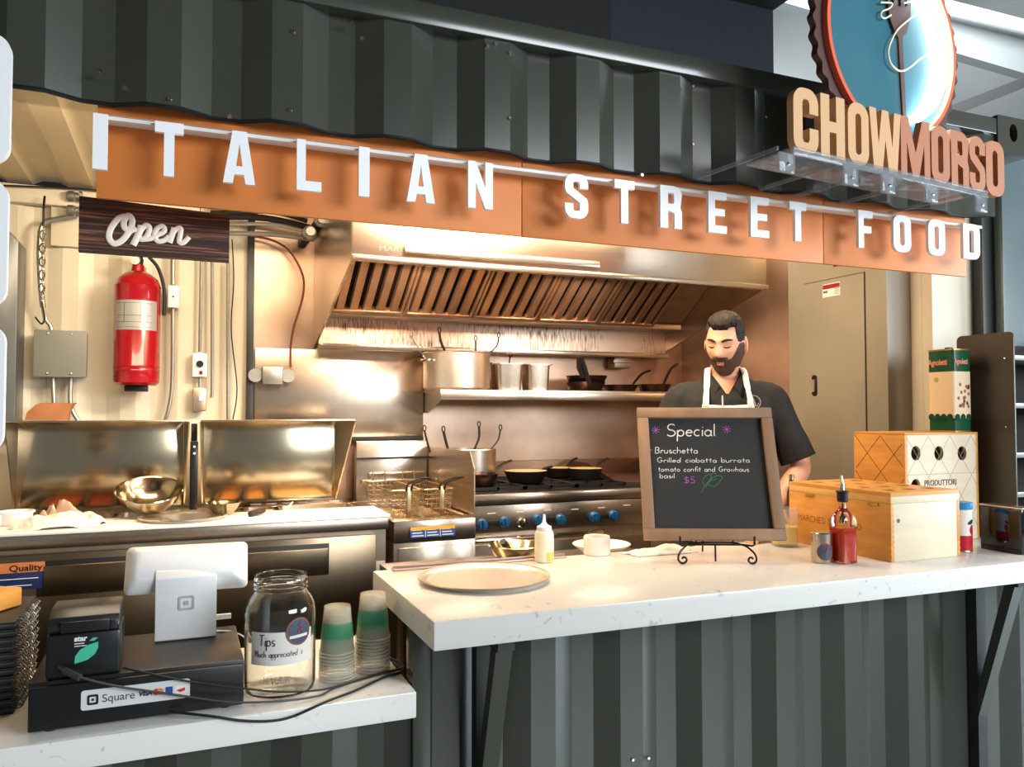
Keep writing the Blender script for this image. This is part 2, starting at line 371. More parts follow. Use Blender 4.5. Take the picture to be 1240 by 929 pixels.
# rivets on header
pts = [(121, 86), (205, 120), (278, 140), (355, 38), (351, 133), (426, 28), (617, 64), (617, 143), (777, 212), (839, 105), (839, 175), (757, 76), (590, 55), (928, 141), (600, 53), (703, 61)]
bolt = None
for i, (a, b) in enumerate(pts):
    p = hit(a, b, 1, YF - .002)
    q = thing('bolt', 'small bright bolt head on the upper corrugated wall', 'bolt', p, 0, 'bolts on the upper wall')
    MB().lathe([(0, -.004), (.004, -.004), (.006, 0), (.006, .004)], n=10, mtx=Matrix.Rotation(PI/2, 4, 'X') @ Matrix.Rotation(PI, 4, 'X')).build('head', chrome, q, local=True)
for a, b in ((766, 920), (785, 918)):
    p = hit(a, b, 1, YF - .002); q = thing('bolt', 'small bright bolt head low on the corrugated wall under the upper counter', 'bolt', p, 0, 'bolts on the lower wall')
    MB().lathe([(0, -.004), (.004, -.004), (.006, 0), (.006, .004)], n=10, mtx=Matrix.Rotation(PI/2, 4, 'X') @ Matrix.Rotation(PI, 4, 'X')).build('head', chrome, q, local=True)
# hall behind and above
struct(MB().box(-8, 3.42, 6.0, 6.1, 2.4, 8).build('wall_hall_back', mat('hall_black', rgb(24, 24, 24), .7)))
struct(MB().box(3.42, 5.2, 6.0, 6.1, 2.4, 8).build('wall_hall_blue', mat('hall_blue', rgb(34, 38, 48), .7)))
struct(MB().box(-8, 5.2, -7, 6.1, 5.4, 5.5).build('ceiling_hall', mat('hall_ceiling_black', rgb(20, 20, 20), .8)))
struct(MB().box(6.2, 22, 12.5, 12.6, 2, 16).build('wall_far', mat('far_white', rgb(206, 212, 212), .7, 0, .05, .4)))
struct(MB().prism([(7.0, 7.45), (16, 7.1), (16, 7.9), (7.0, 8.2)], 1, 8.9, 9.1).build('trim_3', mat('beam_grey', rgb(150, 156, 156), .6)))
struct(MB().prism([(8.2, 8.2), (14, 9.3), (14, 11), (8.2, 9.0)], 1, 9.5, 9.7).build('trim_4', mat('beam_brown', rgb(96, 68, 62), .6)))
tag(MB().tube([hit(1130, 5, 1, 8.6), hit(1290, 45, 1, 8.6)], .11, 16).build('ceiling_pipe', mat('pipe_white', rgb(220, 224, 224), .4)), 'thick white pipe under the ceiling right of the round sign', 'pipe')
tag(MB().tube([hit(1120, 147, 1, 7.6), hit(1290, 80, 1, 7.6)], .10, 4).build('steel_beam', paint_dark), 'sloping black steel beam in front of the pale far wall', 'beam')

# ------------------------------------------------------------------ counters
YU = 1.785
t = thing('bar_counter', 'thick white quartz upper counter the chalkboard stands on', 'counter', (1.5, 2.0, 1.07))
MB().prism([(.545, YU + .004), (3.6, YU - .034), (3.6, 1.98), (3.6, 2.29), (2.86, 2.29), (2.86, 2.425), (.545, 2.425)], 2, 1.0015, 1.07, bev=.004).build('slab', quartz_m, t)
t = thing('low_counter', 'thick white quartz lower counter holding the cash register', 'counter', (-.3, 2.2, .86))
MB().prism([(-1.6, 1.945), (.549, 1.945), (.549, 2.5), (-1.6, 2.5)], 2, .795, .86, bev=.004).build('slab', quartz_m, t)
def bracket(x, lab):
    t = thing('counter_bracket', lab, 'bracket', (x, 1.99, .6), 0, 'brackets under the upper counter')
    MB().box(x - .022, x + .022, 1.81, 1.998, .975, 1.001).build('arm', paint_dark, t)
    MB().box(x - .022, x + .022, 1.962, 1.998, .12, .974).build('upright', paint_dark, t)
    MB().prism([(1.822, .974), (1.858, .974), (1.962, .60), (1.962, .50)], 0, x - .022, x + .022).build('brace', paint, t)
bracket(.735, 'dark steel bracket under the left end of the upper counter'); bracket(2.58, 'dark steel bracket under the right end of the upper counter')

# ------------------------------------------------------------------ street food sign
t = thing('street_food_sign', 'long orange sign with white raised letters reading ITALIAN STREET FOOD', 'sign', (1.2, 2.045, 2.055))
YBD = 2.05
xs = [-.19, hit(632, 240, 1, YBD).x, hit(997, 280, 1, YBD).x, 2.655]
for a, b in zip(xs, xs[1:]):
    MB().box(a + .0015, b - .0015, YBD, YBD + .012, 2.05, 2.33, .001).build('board_panel', orange, t)
MB().box(-.19, 2.655, 1.985, 2.0, 2.214, 2.224).box(-.19, 2.655, 1.985, YBD, 2.2225, 2.2245).build('rail', mat('rail_white', rgb(230, 226, 220), .35), t)
def G(ch, w):
    s = min(.30, w*.36)       # stroke width relative to height 1
    r = w/2
    if ch == 'I': return [[(0,0),(w,0),(w,1),(0,1)]]
    if ch == 'T': return [[(w/2-s/2,0),(w/2+s/2,0),(w/2+s/2,.8),(w,.8),(w,1),(0,1),(0,.8),(w/2-s/2,.8)]]
    if ch == 'L': return [[(0,0),(w,0),(w,.19),(s,.19),(s,1),(0,1)]]
    if ch == 'E': return [[(0,0),(w,0),(w,.18),(s,.18),(s,.42),(w*.9,.42),(w*.9,.59),(s,.59),(s,.82),(w,.82),(w,1),(0,1)]]
    if ch == 'F': return [[(0,0),(s,0),(s,.41),(w*.9,.41),(w*.9,.59),(s,.59),(s,.81),(w,.81),(w,1),(0,1)]]
    if ch == 'H': return [[(0,0),(s,0),(s,.42),(w-s,.42),(w-s,0),(w,0),(w,1),(w-s,1),(w-s,.59),(s,.59),(s,1),(0,1)]]
    if ch == 'N': return [[(0,0),(s*.85,0),(s*.85,.55),(w-s*.85,0),(w,0),(w,1),(w-s*.85,1),(w-s*.85,.45),(s*.85,1),(0,1)]]
    if ch == 'A': return [[(0,0),(s*.85,0),(s*.98,.17),(w-s*.98,.17),(w-s*.85,0),(w,0),(w*.72,1),(w*.28,1)], [(w*.40,.33),(w*.60,.33),(w*.5,.76)]]
    if ch == 'W': return [[(w*.13,0),(w*.40,0),(w*.5,.52),(w*.60,0),(w*.87,0),(w,1),(w*.79,1),(w*.72,.42),(w*.60,1),(w*.40,1),(w*.28,.42),(w*.21,1),(0,1)]]
    if ch == 'M': return [[(0,0),(w*.2,0),(w*.2,.58),(w*.40,0),(w*.60,0),(w*.8,.58),(w*.8,0),(w,0),(w,1),(w*.74,1),(w*.5,.42),(w*.26,1),(0,1)]]
    q = min(r, .22); i = max(.02, r - s)
    def oval(x0, x1, y0, y1, rr): return rrect(x0, x1, y0, y1, min(rr, (x1-x0)/2 - 1e-4, (y1-y0)/2 - 1e-4), 7)
    if ch == 'O': return [oval(0, w, 0, 1, q), oval(s, w-s, .17, .83, i)]
    if ch == 'D': return [[(0,0)] + arc(w-q, q, q, q, -90, 0, 6) + arc(w-q, 1-q, q, q, 0, 90, 6) + [(0,1)], [(s,.18)] + arc(w-s-i/2, .18+i/2, i/2, i/2, -90, 0, 4) + arc(w-s-i/2, .82-i/2, i/2, i/2, 0, 90, 4) + [(s,.82)]]
    if ch == 'R': return [[(0,0),(s,0),(s,.42),(w-s*.95,.36),(w-s*.95,0),(w,0),(w,.40),(w*.93,.5)] + arc(w-q, 1-q, q, q, 0, 90, 6) + [(0,1)], [(s,.58),(w-s-.02,.58),(w-s,.62),(w-s,.80),(w-s-.02,.83),(s,.83)]]
    if ch == 'C': return [arc(w-q, 1-q, q, q, 0, 90, 6) + arc(q, 1-q, q, q, 90, 180, 6) + arc(q, q, q, q, 180, 270, 6) + arc(w-q, q, q, q, 270, 360, 6) + [(w,.40),(w-s,.40),(w-s,.22)] + [(w-s-.03,.17),(s+.03,.17),(s,.22),(s,.78),(s+.03,.83),(w-s-.03,.83),(w-s,.78),(w-s,.62),(w,.62)]]
    if ch == 'S': return [arc(w-q, 1-q, q, q, 0, 90, 6) + arc(q, 1-q, q, q, 90, 180, 6) + [(0,.66),(.04,.56),(w-s,.36),(w-s,.21),(w-s-.03,.17),(s+.02,.17),(s,.21),(s,.33),(0,.33)] + arc(q, q, q, q, 180, 270, 6) + arc(w-q, q, q, q, 270, 360, 6) + [(w,.36),(w-.03,.46),(s,.68),(s,.79),(s+.03,.83),(w-s-.03,.83),(w-s,.79),(w-s,.68),(w,.68)]]
MS = frame((0, 1.975, 2.095), (1, 0, 0), (0, 0, 1))
for ch, a, b in (('I',112,130),('T',187,222),('A',270,309),('L',359,389),('I',434,447),('A',492,526),('N',566,596),('S',683,711),('T',743,767),('R',798,824),('E',856,878),('E',907,929),('T',954,974),('F',1037,1054),('O',1079,1100),('O',1121,1141),('D',1163,1183)):
    x0 = hit(a, 200, 1, 1.975).x; x1 = hit(b, 200, 1, 1.975).x; h = .125
    poly_curve('letter', [[(x0 + u*h, v*h) for u, v in p] for p in G(ch, (x1-x0)/h)], .012, white_paint, t, MS)
# ------------------------------------------------------------------ three white menu panels at the left edge
for i, (z0, z1, lab) in enumerate(((2.065, 2.332, 'white rounded panel at the left edge, top one of three'), (1.771, 2.031, 'white rounded panel at the left edge, middle one of three'), (1.474, 1.734, 'white rounded panel at the left edge, bottom one of three'))):
    q = thing('hanging_sign', lab, 'panel', (-.55, 1.9, z0), 0, 'white panels at the left edge')
    poly_curve('face', [rrect(-.80, -.334, z0, z1, .035, 6)], .02, white_paint, q, frame((0, 1.9, 0), (1, 0, 0), (0, 0, 1)))
    MB().box(-.75, -.42, 1.912, 1.945, z0 + .06, z1 - .06).build('backing', paint_dark, q)
tag(MB().box(-.62, -.56, 1.945, 1.995, 1.40, 2.38).build('panel_post', paint_dark), 'dark post behind the three white panels', 'post')
# ------------------------------------------------------------------ logo sign: round bottle cap and letters on a clear shelf
PH = math.radians(6.5)
MD = frame((2.0, 1.75, 2.25), (math.cos(PH), math.sin(PH), 0), (0, 0, 1))       # local x along the letters, y up, z towards the hall
def MDz(d): return MD @ Matrix.Translation((0, 0, d))
t = thing('letter_sign', 'sign of raised tan and brown letters reading CHOWMORSO on a clear shelf', 'sign', mtx=MD)
chow = [('C',957,987,tan),('H',990,1019,tan),('O',1023,1048,tan),('W',1049,1087,tan),('M',1087,1122,brown),('O',1124,1146,brown),('R',1148,1169,brown),('S',1170,1189,brown),('O',1190,1212,brown)]
for ch, a, b, mm in chow:
    yy = 150 + (a - 957)*.25
    x0 = on_plane(a, yy, MDz(.03))[0]; x1 = on_plane(b, yy, MDz(.03))[0]; h = .178
    poly_curve('letter', [[(x0 + u*h, v*h) for u, v in p] for p in G(ch, (x1-x0)/h)], .022, mm, t, MDz(.03))
acr = mat('clear_acrylic', rgb(150, 160, 168), .06, 0, alpha=.34, coat=.3)
xl = on_plane(903, 203, MDz(-.10))[0]; xr = on_plane(1197, 238, MDz(.07))[0]
sh = MB().box(xl, xr, -.008, -.001, -.10, .07, .001, mtx=MD).box(xl, xr, -.024, -.008, .064, .07, .001, mtx=MD).build('shelf', acr, t)
for px_ in (938, 1015, 1060, 1112, 1172):
    x = on_plane(px_, 225, MDz(.03))[0]
    b = MB().box(x - .028, x + .028, -.075, -.0245, .066, .074, .001, mtx=MD).box(x - .028, x - .022, -.020, -.0082, -.235, .0655, .001, mtx=MD).build('bracket', acr, t)
    MB().sphere((0, 0, 0), .006, 8).build('bolt', chrome, b) if False else None
    q = MB(); q.sphere(MDz(.075) @ Vector((x, -.055, 0)), .0055, 8); q.build('bolt', chrome, b)
# bottle cap
MC = MD @ Matrix.Translation((0, .44, -.03))
t = thing('bottle_cap_sign', 'round sign like a bottle cap with a fork and noodle on a teal face', 'sign', mtx=MC)
R0 = .338
sc_poly = lambda r0, amp: [((r0 + amp*math.cos(i/300*2*PI*40))*math.cos(i/300*2*PI), (r0 + amp*math.cos(i/300*2*PI*40))*math.sin(i/300*2*PI)) for i in range(300)]
poly_curve('crown_edge', [sc_poly(R0, .006)], .022, maroon, t, MC @ Matrix.Translation((0, 0, -.014)))
poly_curve('backing', [circ(0, 0, .05, n=48)], .19, maroon, t, MC @ Matrix.Translation((0, 0, -.12)))
poly_curve('rim', [circ(0, 0, .305, n=96), circ(0, 0, .292, n=96)], .024, orange_red, t, MC @ Matrix.Translation((0, 0, .003)))
poly_curve('face', [circ(0, 0, .2915, n=96)], .012, teal, t, MC @ Matrix.Translation((0, 0, -.008)))
# the curved neon tube behind the right side of the rim
neon = mat('neon_white', rgb(235, 252, 255), .3, emit=42)
MB().tube([MC @ Vector((.248*math.cos(math.radians(a)), .248*math.sin(math.radians(a)), .014)) for a in range(-66, 67, 4)], .010, 8).build('light_tube', neon, t)
MF = MC @ Matrix.Translation((0, 0, .004))
fk = [on_plane(x, y, MF) for x, y in ((1093, 152), (1097, 152), (1092, 45), (1097, 40), (1102, 20), (1102, -14), (1098, -14), (1097, 8), (1094, 8), (1094, -14), (1090, -14), (1090, 8), (1086, 8), (1086, -14), (1082, -14), (1081, 8), (1077, 8), (1076, -14), (1073, -14), (1076, 20), (1083, 40), (1087, 46))]
poly_curve('fork', [fk], .006, maroon, t, MF)
MN = MC @ Matrix.Translation((0, 0, .010)); nn = MN.col[2].xyz
for pl in ([(1066, 3), (1080, 4), (1077, 10), (1068, 14), (1067, 20), (1072, 22), (1079, 18)], [(1094, 4), (1104, 2)], [(1108, 18), (1098, 26), (1086, 37), (1077, 55), (1076, 68), (1080, 79), (1090, 86), (1101, 82), (1113, 72), (1124, 65)]):
    MB().tube(cr([MN @ Vector((*on_plane(x, y, MN), 0)) for x, y in pl], 6), .0028, 6).build('noodle', mat('noodle', rgb(226, 208, 176), .5), t)

# ------------------------------------------------------------------ open sign
MO = frame((-.238, 2.2, 0), (1, -.004, 0), (0, 0, 1))
t = thing('open_sign', 'dark wooden board with white script reading Open hung from the orange sign', 'sign', (-.06, 2.2, 1.947))
poly_curve('board', [[(0, 1.948), (.347, 1.946), (.347, 2.069), (0, 2.084)]], .022, wood_dark, t, MO)
MT = MO @ Matrix.Translation((0, 0, .0135)); n = MT.col[2].xyz
def P_(pts): return [MT @ Vector((*on_plane(x, y, MT), 0)) for x, y in pts]
mb = MB()
mb.tube(cr(P_([(152, 262), (143, 265), (134, 277), (132, 288), (138, 295), (148, 291), (157, 279), (160, 267), (155, 261), (150, 268), (151, 276), (158, 279), (165, 276)]), 5), [.0074]*61, 8, flat=(n, .42))
mb.tube(cr(P_([(171, 273), (168, 283), (161, 297)]), 4), .0078, 8, flat=(n, .38))
mb.tube(cr(P_([(169, 281), (176, 273), (181, 276), (178, 286), (172, 290), (168, 287)]), 4), .0066, 8, flat=(n, .34))
mb.tube(cr(P_([(173, 290), (182, 289), (190, 285), (199, 280), (197, 274), (190, 277), (187, 285), (191, 292), (199, 291), (205, 286)]), 4), .0062, 8, flat=(n, .36))
mb.tube(cr(P_([(211, 276), (208, 285), (205, 294)]), 4), .0072, 8, flat=(n, .42))
mb.tube(cr(P_([(207, 285), (214, 277), (219, 277), (218, 286), (217, 293), (222, 294), (229, 287)]), 4), .0062, 8, flat=(n, .34))
mb.build('lettering', mat('white_script', rgb(240, 230, 214), .5), t)
for a in (153, 243):
    p = hit(a, 240, 1, 2.2)
    wz = MB().tube([(p.x, 2.2, 2.067), (p.x, 2.2, 2.10), (p.x, 2.12, 2.13), (p.x, 2.0665, 2.15), (p.x, 2.0665, 2.325), (p.x, 2.062, 2.3320), (p.x, 2.054, 2.3322)], .0016, 6).build('hanger', chrome, t)

# ------------------------------------------------------------------ back wall: extinguisher, boxes, pipes
def X(px_, Y): return hit(px_, 430, 1, Y).x
def P(x, y, Y): return tuple(hit(x, y, 1, Y))
p = P(165, 467, 4.06)
t = thing('fire_extinguisher', 'red fire extinguisher with a silver label hung on the cream wall', 'extinguisher', p)
zb = p[2]; r = .098
prof = [(0, .0), (.082, 0), (.096, .012), (.098, .03), (.098, .062), (.1005, .066), (.098, .071), (.098, .082), (.1005, .086), (.098, .09), (.098, .38), (.098, .455), (.1, .459), (.097, .464), (.088, .49), (.06, .515), (.03, .53), (.026, .56), (0, .56)]
MB().lathe(prof, p, 40).build('cylinder', red_paint, t)
lab = MB()
lab.loft([[(p[0] + .0992*math.cos(a), p[1] + .0992*math.sin(a), zb + z) for a in [math.radians(-150 + k*6.5) for k in range(19)]] for z in (.25, .385)], cap=False, closed=False)
lo = lab.build('label', mat('silver_label', rgb(172, 172, 168), .4, .4), t)
mb = MB()
for z in (.262, .285, .315, .372):
    mb.tube([(p[0] + .0996*math.cos(a), p[1] + .0996*math.sin(a), zb + z) for a in [math.radians(-146 + k*6) for k in range(17)]], .0008, 4)
for a in (-120, -80, -62):
    a = math.radians(a); mb.tube([(p[0] + .0996*math.cos(a), p[1] + .0996*math.sin(a), zb + z) for z in (.285, .372)], .0008, 4)
mb.build('label_print', ink, lo)
MB().box(p[0] - .048, p[0] + .05, p[1] - .04, p[1] + .05, zb - .028, zb - .001, .004).build('foot', black_plastic, t)
MB().lathe([(.02, 0), (.024, .02), (.018, .04), (.02, .07), (0, .07)], (p[0], p[1], zb + .561), 16).box(p[0] - .012, p[0] + .05, p[1] - .014, p[1] + .014, zb + .60, zb + .625, .004).build('valve', black_plastic, t)
MB().lathe([(0, 0), (.02, 0), (.02, .014), (0, .014)], (p[0] - .012, p[1] - .024, zb + .575), 20, mtx=Matrix.Rotation(PI/2, 4, 'X')).build('gauge', galv, t)
MB().tube(cr([(p[0] + .045, p[1], zb + .60), (p[0] + .085, p[1], zb + .55), (p[0] + .112, p[1], zb + .45), (p[0] + .112, p[1] + .0, zb + .33)]), .008, 8).build('hose', rubber, t)
tag(MB().box(p[0] - .03, p[0] + .03, 4.161, 4.198, zb + .05, zb + .57, .004).build('extinguisher_bracket', galv), 'flat steel bracket between the red extinguisher and the wall', 'bracket')
YW = 4.17
def screw(mb, x, y, Y, r=.005): q = P(x, y, Y); mb.sphere(q, r, 8)
t = thing('junction_box', 'square grey electrical box low on the left of the cream wall', 'electrical box', P(73, 455, YW))
a = P(41, 455, 4.10); b = P(104, 402, 4.10)
MB().box(a[0], b[0], 4.11, 4.192, a[2], b[2], .004).build('box', grey_box, t)
MB().box(a[0] - .004, b[0] + .004, 4.104, 4.1095, a[2] - .004, b[2] + .004, .002).build('cover', grey_box, t)
mb = MB()
for sx in (.25, .72):
    for z in (a[2] + .012, b[2] - .012): mb.sphere((a[0] + (b[0]-a[0])*sx, 4.103, z), .006, 8)
mb.build('screw', chrome, t)
def pipe(name, lab, pts, r, mm, cat='pipe', group=None, Y=4.15, n=8):
    q = MB().tube(cr([(*P(x, y, Y),) if len(v := (x, y)) == 2 else 0 for x, y in pts], 5), r, n).build(name, mm)
    return tag(q, lab, cat, group)
pipe('conduit', 'ribbed conduit leaving the bottom of the square grey box straight down', [(64, 456), (65, 480), (66, 512)], .010, galv)
pipe('conduit', 'ribbed conduit curving down from the right of the square grey box', [(86, 456), (85, 485), (89, 500), (97, 512)], .010, galv)
pipe('conduit', 'bent metal conduit entering the top of the square grey box', [(52, 370), (55, 386), (61, 395), (62, 401)], .009, galv)
pipe('conduit', 'thick dark cable bending from the twin fittings down beside the chain', [(92, 262), (70, 265), (52, 272), (48, 300), (49, 340), (52, 372)], .012, galv, Y=4.14)
t = thing('chain', 'short steel chain hanging beside the thick cable on the cream wall', 'chain', P(53, 270, 4.09))
mb = MB(); top = Vector(P(53, 250, 4.09))
MB().tube(cr([top + Vector((0, .02, .05)), top + Vector((0, 0, 0)), top + Vector((0, 0, -.09))]), .005, 8).build('hook', black_iron, t)
for k in range(11):
    c = top + Vector((.002*(-1)**k, 0, -.10 - k*.030)); h = k % 2
    ring = [c + Vector(((.011*math.cos(a) if h else .003*math.cos(a)), (0 if h else -.011*math.cos(a)), .021*math.sin(a))) for a in [2*PI*j/14 for j in range(14)]]
    MB().tube(ring, .0036, 6, closed=True).build('link', chrome, t)
MB().tube(cr([top + Vector((0, 0, -.43)), top + Vector((.012, 0, -.50)), top + Vector((0, 0, -.53)), top + Vector((-.025, 0, -.50))]), .004, 8).build('end_hook', black_iron, t)
for (x, y), lab in (((90, 238), 'upper galvanised elbow fitting left of the open sign'), ((90, 255), 'lower galvanised elbow fitting left of the open sign')):
    c = P(x, y, 4.13)
    t = thing('pipe_fitting', lab, 'fitting', c)
    MB().lathe([(0, 0), (.02, 0), (.024, .008), (.024, .03), (.018, .036), (.018, .05), (0, .05)], (c[0] - .03, c[1], c[2]), 16, mtx=Matrix.Rotation(PI/2, 4, 'Y')).build('body', galv, t)
    MB().lathe([(0, 0), (.026, 0), (.026, .012), (0, .012)], (c[0] + .0205, c[1], c[2]), 6, mtx=Matrix.Rotation(PI/2, 4, 'Y')).build('nut', galv, t)
    MB().box(c[0] - .012, c[0] + .012, c[1] + .024, 4.197, c[2] - .012, c[2] + .012).build('strap', galv, t)
a = P(62, 290, 4.19); b = P(108, 255, 4.19)
tag(MB().box(a[0], b[0] + .08, 4.174, 4.1975, a[2] - .03, b[2], .002).build('wall_plate', cream), 'flat cream plate on the wall behind the left end of the open sign', 'plate')
# white box on conduit right of the extinguisher
pipe('conduit', 'ribbed conduit from behind the open sign to the small white box', [(209, 300), (209, 330), (209, 345)], .010, galv)
pipe('conduit', 'bare conduit running from the small white box down to the prep table', [(209, 373), (209, 420), (208, 470), (203, 500), (198, 512)], .009, galv)
a = P(203, 372, 4.12); b = P(217, 346, 4.12)
t = thing('switch_box', 'small white junction box on the conduit right of the red extinguisher', 'electrical box', (a[0], 4.15, a[2]))
MB().box(a[0], b[0], 4.125, 4.195, a[2], b[2], .003).build('box', white_plastic, t); MB().sphere(((a[0] + b[0])/2, 4.124, (a[2] + b[2])/2), .006, 8).build('screw', chrome, t)
a = P(233, 456, 4.12); b = P(251, 428, 4.12)
t = thing('switch_box', 'white control box with a round black knob on the cream wall', 'electrical box', (a[0], 4.15, a[2]))
MB().box(a[0], b[0], 4.125, 4.195, a[2], b[2], .003).build('box', white_plastic, t)
MB().lathe([(0, 0), (.017, 0), (.015, .014), (0, .014)], ((a[0]+b[0])/2, 4.124, (a[2]+b[2])/2 + .005), 20, mtx=Matrix.Rotation(PI/2, 4, 'X')).build('knob', black_plastic, t)
MB().box(a[0] + .03, a[0] + .045, 4.1235, 4.1247, a[2] + .01, a[2] + .028).build('red_mark', red_paint, t)
a = P(233, 498, 4.12); b = P(250, 470, 4.12)
t = thing('switch_box', 'steel switch box under the white control box with the knob', 'electrical box', (a[0], 4.15, a[2]))
MB().box(a[0], b[0], 4.125, 4.195, a[2], b[2], .006).build('box', steel_dull, t)
MB().box(a[0] + .028, a[0] + .042, 4.115, 4.1245, a[2] + .05, a[2] + .075, .002).build('toggle', white_plastic, t)
pipe('conduit', 'thin steel conduit rising from the white control box', [(244, 300), (243, 370), (242, 426)], .0085, galv)
pipe('conduit', 'short conduit joining the white control box and the steel switch box', [(242, 457), (242, 469)], .0085, galv)
pipe('conduit', 'straight bare conduit with a bottom elbow right of the switch boxes', [(257, 310), (257, 400), (257, 470), (256, 482)], .0085, galv)
pipe('conduit', 'bare conduit left of the thin sagging wire on the cream wall', [(276, 318), (276, 400), (276, 508)], .0085, galv)
pipe('wire', 'thin dark wire sagging down the cream wall left of the black pole', [(281, 290), (283, 340), (280, 400), (287, 470), (282, 508)], .003, rubber, 'wire')
pipe('wire', 'thin dark wire running along the top of the cream wall', [(-10, 224), (40, 226), (100, 229), (130, 233), (152, 241)], .004, rubber, 'wire', Y=4.12)
p = P(303, 400, 4.16)
tag(MB().box(p[0] - .016, p[0] + .016, 4.148, 4.19, 1.13, 2.58, .002).build('pole', paint_dark), 'thin black square pole between the cream wall and the steel wall', 'pole')
# overhead pipe bundle
for i, (a, b, c, r, mm) in enumerate((((255, 252), (330, 250), (372, 262), .013, galv), ((255, 258), (330, 257), (372, 268), .011, rubber), ((255, 262), (320, 264), (376, 276), .016, black_iron), ((255, 282), (330, 284), (380, 290), .012, galv), ((268, 272), (330, 272), (372, 281), .010, galv))):
    pipe('overhead_pipe', ['pale pipe uppermost in the bundle below the orange sign', 'black cable under the uppermost pale pipe below the orange sign', 'thick dark pipe in the bundle below the orange sign', 'pale pipe lowest in the bundle below the orange sign', 'grey pipe between the thick dark pipe and the lowest pipe'][i], [a, b, c], r, mm, Y=4.09 - .034*i)
for (x, y), lab in (((388, 268), 'round galvanised fitting at the right end of the pipe bundle'), ((374, 283), 'dark valve fitting at the right end of the pipe bundle')):
    c = P(x, y, 3.94); t = thing('pipe_fitting', lab, 'fitting', c)
    MB().lathe([(0, 0), (.03, 0), (.034, .01), (.034, .03), (.022, .04), (.022, .06), (0, .06)], c, 18, mtx=Matrix.Rotation(PI/2, 4, 'X')).build('body', galv, t)
    MB().box(c[0] - .02, c[0] + .02, c[1] + .001, c[1] + .25, c[2] - .02, c[2] + .02, .003).build('stem', black_iron, t)
# remote pull box with red cable
c = P(328, 455, 4.14)
t = thing('pull_box', 'grey cast box with two round ends low on the steel wall', 'electrical box', (c[0], 4.15, c[2]))
MB().box(c[0] - .045, c[0] + .055, 4.10, 4.167, c[2] - .045, c[2] + .045, .008).build('box', galv, t)
for dx in (-.075, .08): MB().lathe([(0, 0), (.028, 0), (.034, .012), (.034, .03), (0, .03)], (c[0] + dx, 4.15, c[2] + .0), 16, mtx=Matrix.Rotation(PI/2, 4, 'X')).build('elbow', galv, t)
pipe('cable', 'dark red cable looping from the pipe bundle down to the grey cast box', [(300, 285), (330, 291), (352, 306), (367, 335), (366, 362), (356, 395), (352, 420), (352, 445)], .0055, mat('red_cable', rgb(124, 44, 30), .5), 'cable', Y=4.12)

# ------------------------------------------------------------------ extraction hood
X0, X1 = .625, 2.715
t = thing('extraction_hood', 'large stainless steel extraction hood over the cooking line', 'hood', ((X0+X1)/2, 3.7, 1.88))
MB().box(X0, X1, 3.2, 3.22, 2.165, 2.58, .004).box(X0, X1, 3.185, 3.2, 2.165, 2.19, .004).build('front_panel', steel_h, t)
for x, nme in ((X0, 'l'), (X1 - .012, 'r')):
    MB().prism([(3.221, 2.165), (4.19, 1.885), (4.19, 2.58), (3.221, 2.58)], 0, x, x + .012).build('side_panel', steel, t)
MB().box(X0 + .013, X1 - .013, 3.221, 4.19, 2.57, 2.58).build('top_panel', steel_dull, t)
MB().box(X0 + .013, X1 - .013, 4.10, 4.112, 1.90, 2.07).build('back_panel', greasy_m, t)
MB().box(X0 + .013, X1 - .013, 4.06, 4.19, 1.872, 1.899, .003).build('bottom_ledge', steel_h, t)
MB().box(X0 + .013, X1 - .013, 3.93, 4.099, 2.030, 2.062, .003).build('grease_trough', steel_dull, t)
# filters lie in a plane rising towards the front
fy0, fz0, fy1, fz1 = 3.93, 2.066, 3.38, 2.44
sl = Vector((0, fy1 - fy0, fz1 - fz0)); SLn = sl.length; sl.normalize(); fn = Vector((1, 0, 0)).cross(sl)   # fn points down and forward or back
if fn.y > 0: fn = -fn
FM = Matrix((Vector((1, 0, 0)), sl, fn)).transposed().to_4x4(); FM.translation = (0, fy0, fz0)
filt_m = mat('filter_metal', rgb(190, 164, 138), .34, .9, .12, 12, (1, .2, 1))
nf = 5; fx0, fx1 = X0 + .03, 2.50; fw = (fx1 - fx0)/nf
for i in range(nf):
    a = fx0 + i*fw; f = MB().box(a + .002, a + .018, 0, SLn, 0, .035, .003, FM).box(a + fw - .018, a + fw - .002, 0, SLn, 0, .035, .003, FM).box(a + .018, a + fw - .018, 0, .02, 0, .035, .003, FM).box(a + .018, a + fw - .018, SLn - .02, SLn, 0, .035, .003, FM).build('filter', filt_m, t)
    k = 5; bw = (fw - .036)/k
    for j in range(k):
        c = a + .018 + (j + .5)*bw
        MB().prism([(c - bw*.36, .018), (c - bw*.30, .032), (c + bw*.30, .032), (c + bw*.36, .018), (c + bw*.30, .024), (c - bw*.30, .024)], 1, .0, 1.0) if False else None
        q = MB(); t2 = [(c - bw*.36, .012), (c - bw*.27, .030), (c + bw*.27, .030), (c + bw*.36, .012)]
        vs = [FM @ Vector((u, v, zz)) for v in (.021, SLn - .021) for u, zz in t2]
        q.add(vs, [(0, 1, 5, 4), (1, 2, 6, 5), (2, 3, 7, 6), (3, 0, 4, 7), (0, 1, 2, 3), (4, 5, 6, 7)]); q.build('baffle', filt_m, f)
MB().box(fx0, fx1, 0, SLn, -.03, -.02, 0, FM).build('plenum', mat('plenum_black', rgb(30, 24, 20), .8), t)
MB().box(fx1 + .003, X1 - .014, 0, SLn, -.012, .0, 0, FM).build('blank_panel', steel_dull, t)
MB().box(X0 + .014, fx0 - .003, 0, SLn, -.012, .0, 0, FM).build('blank_panel', steel_dull, t)
p0 = P(489, 300, 3.19); p1 = P(725, 323, 3.19)
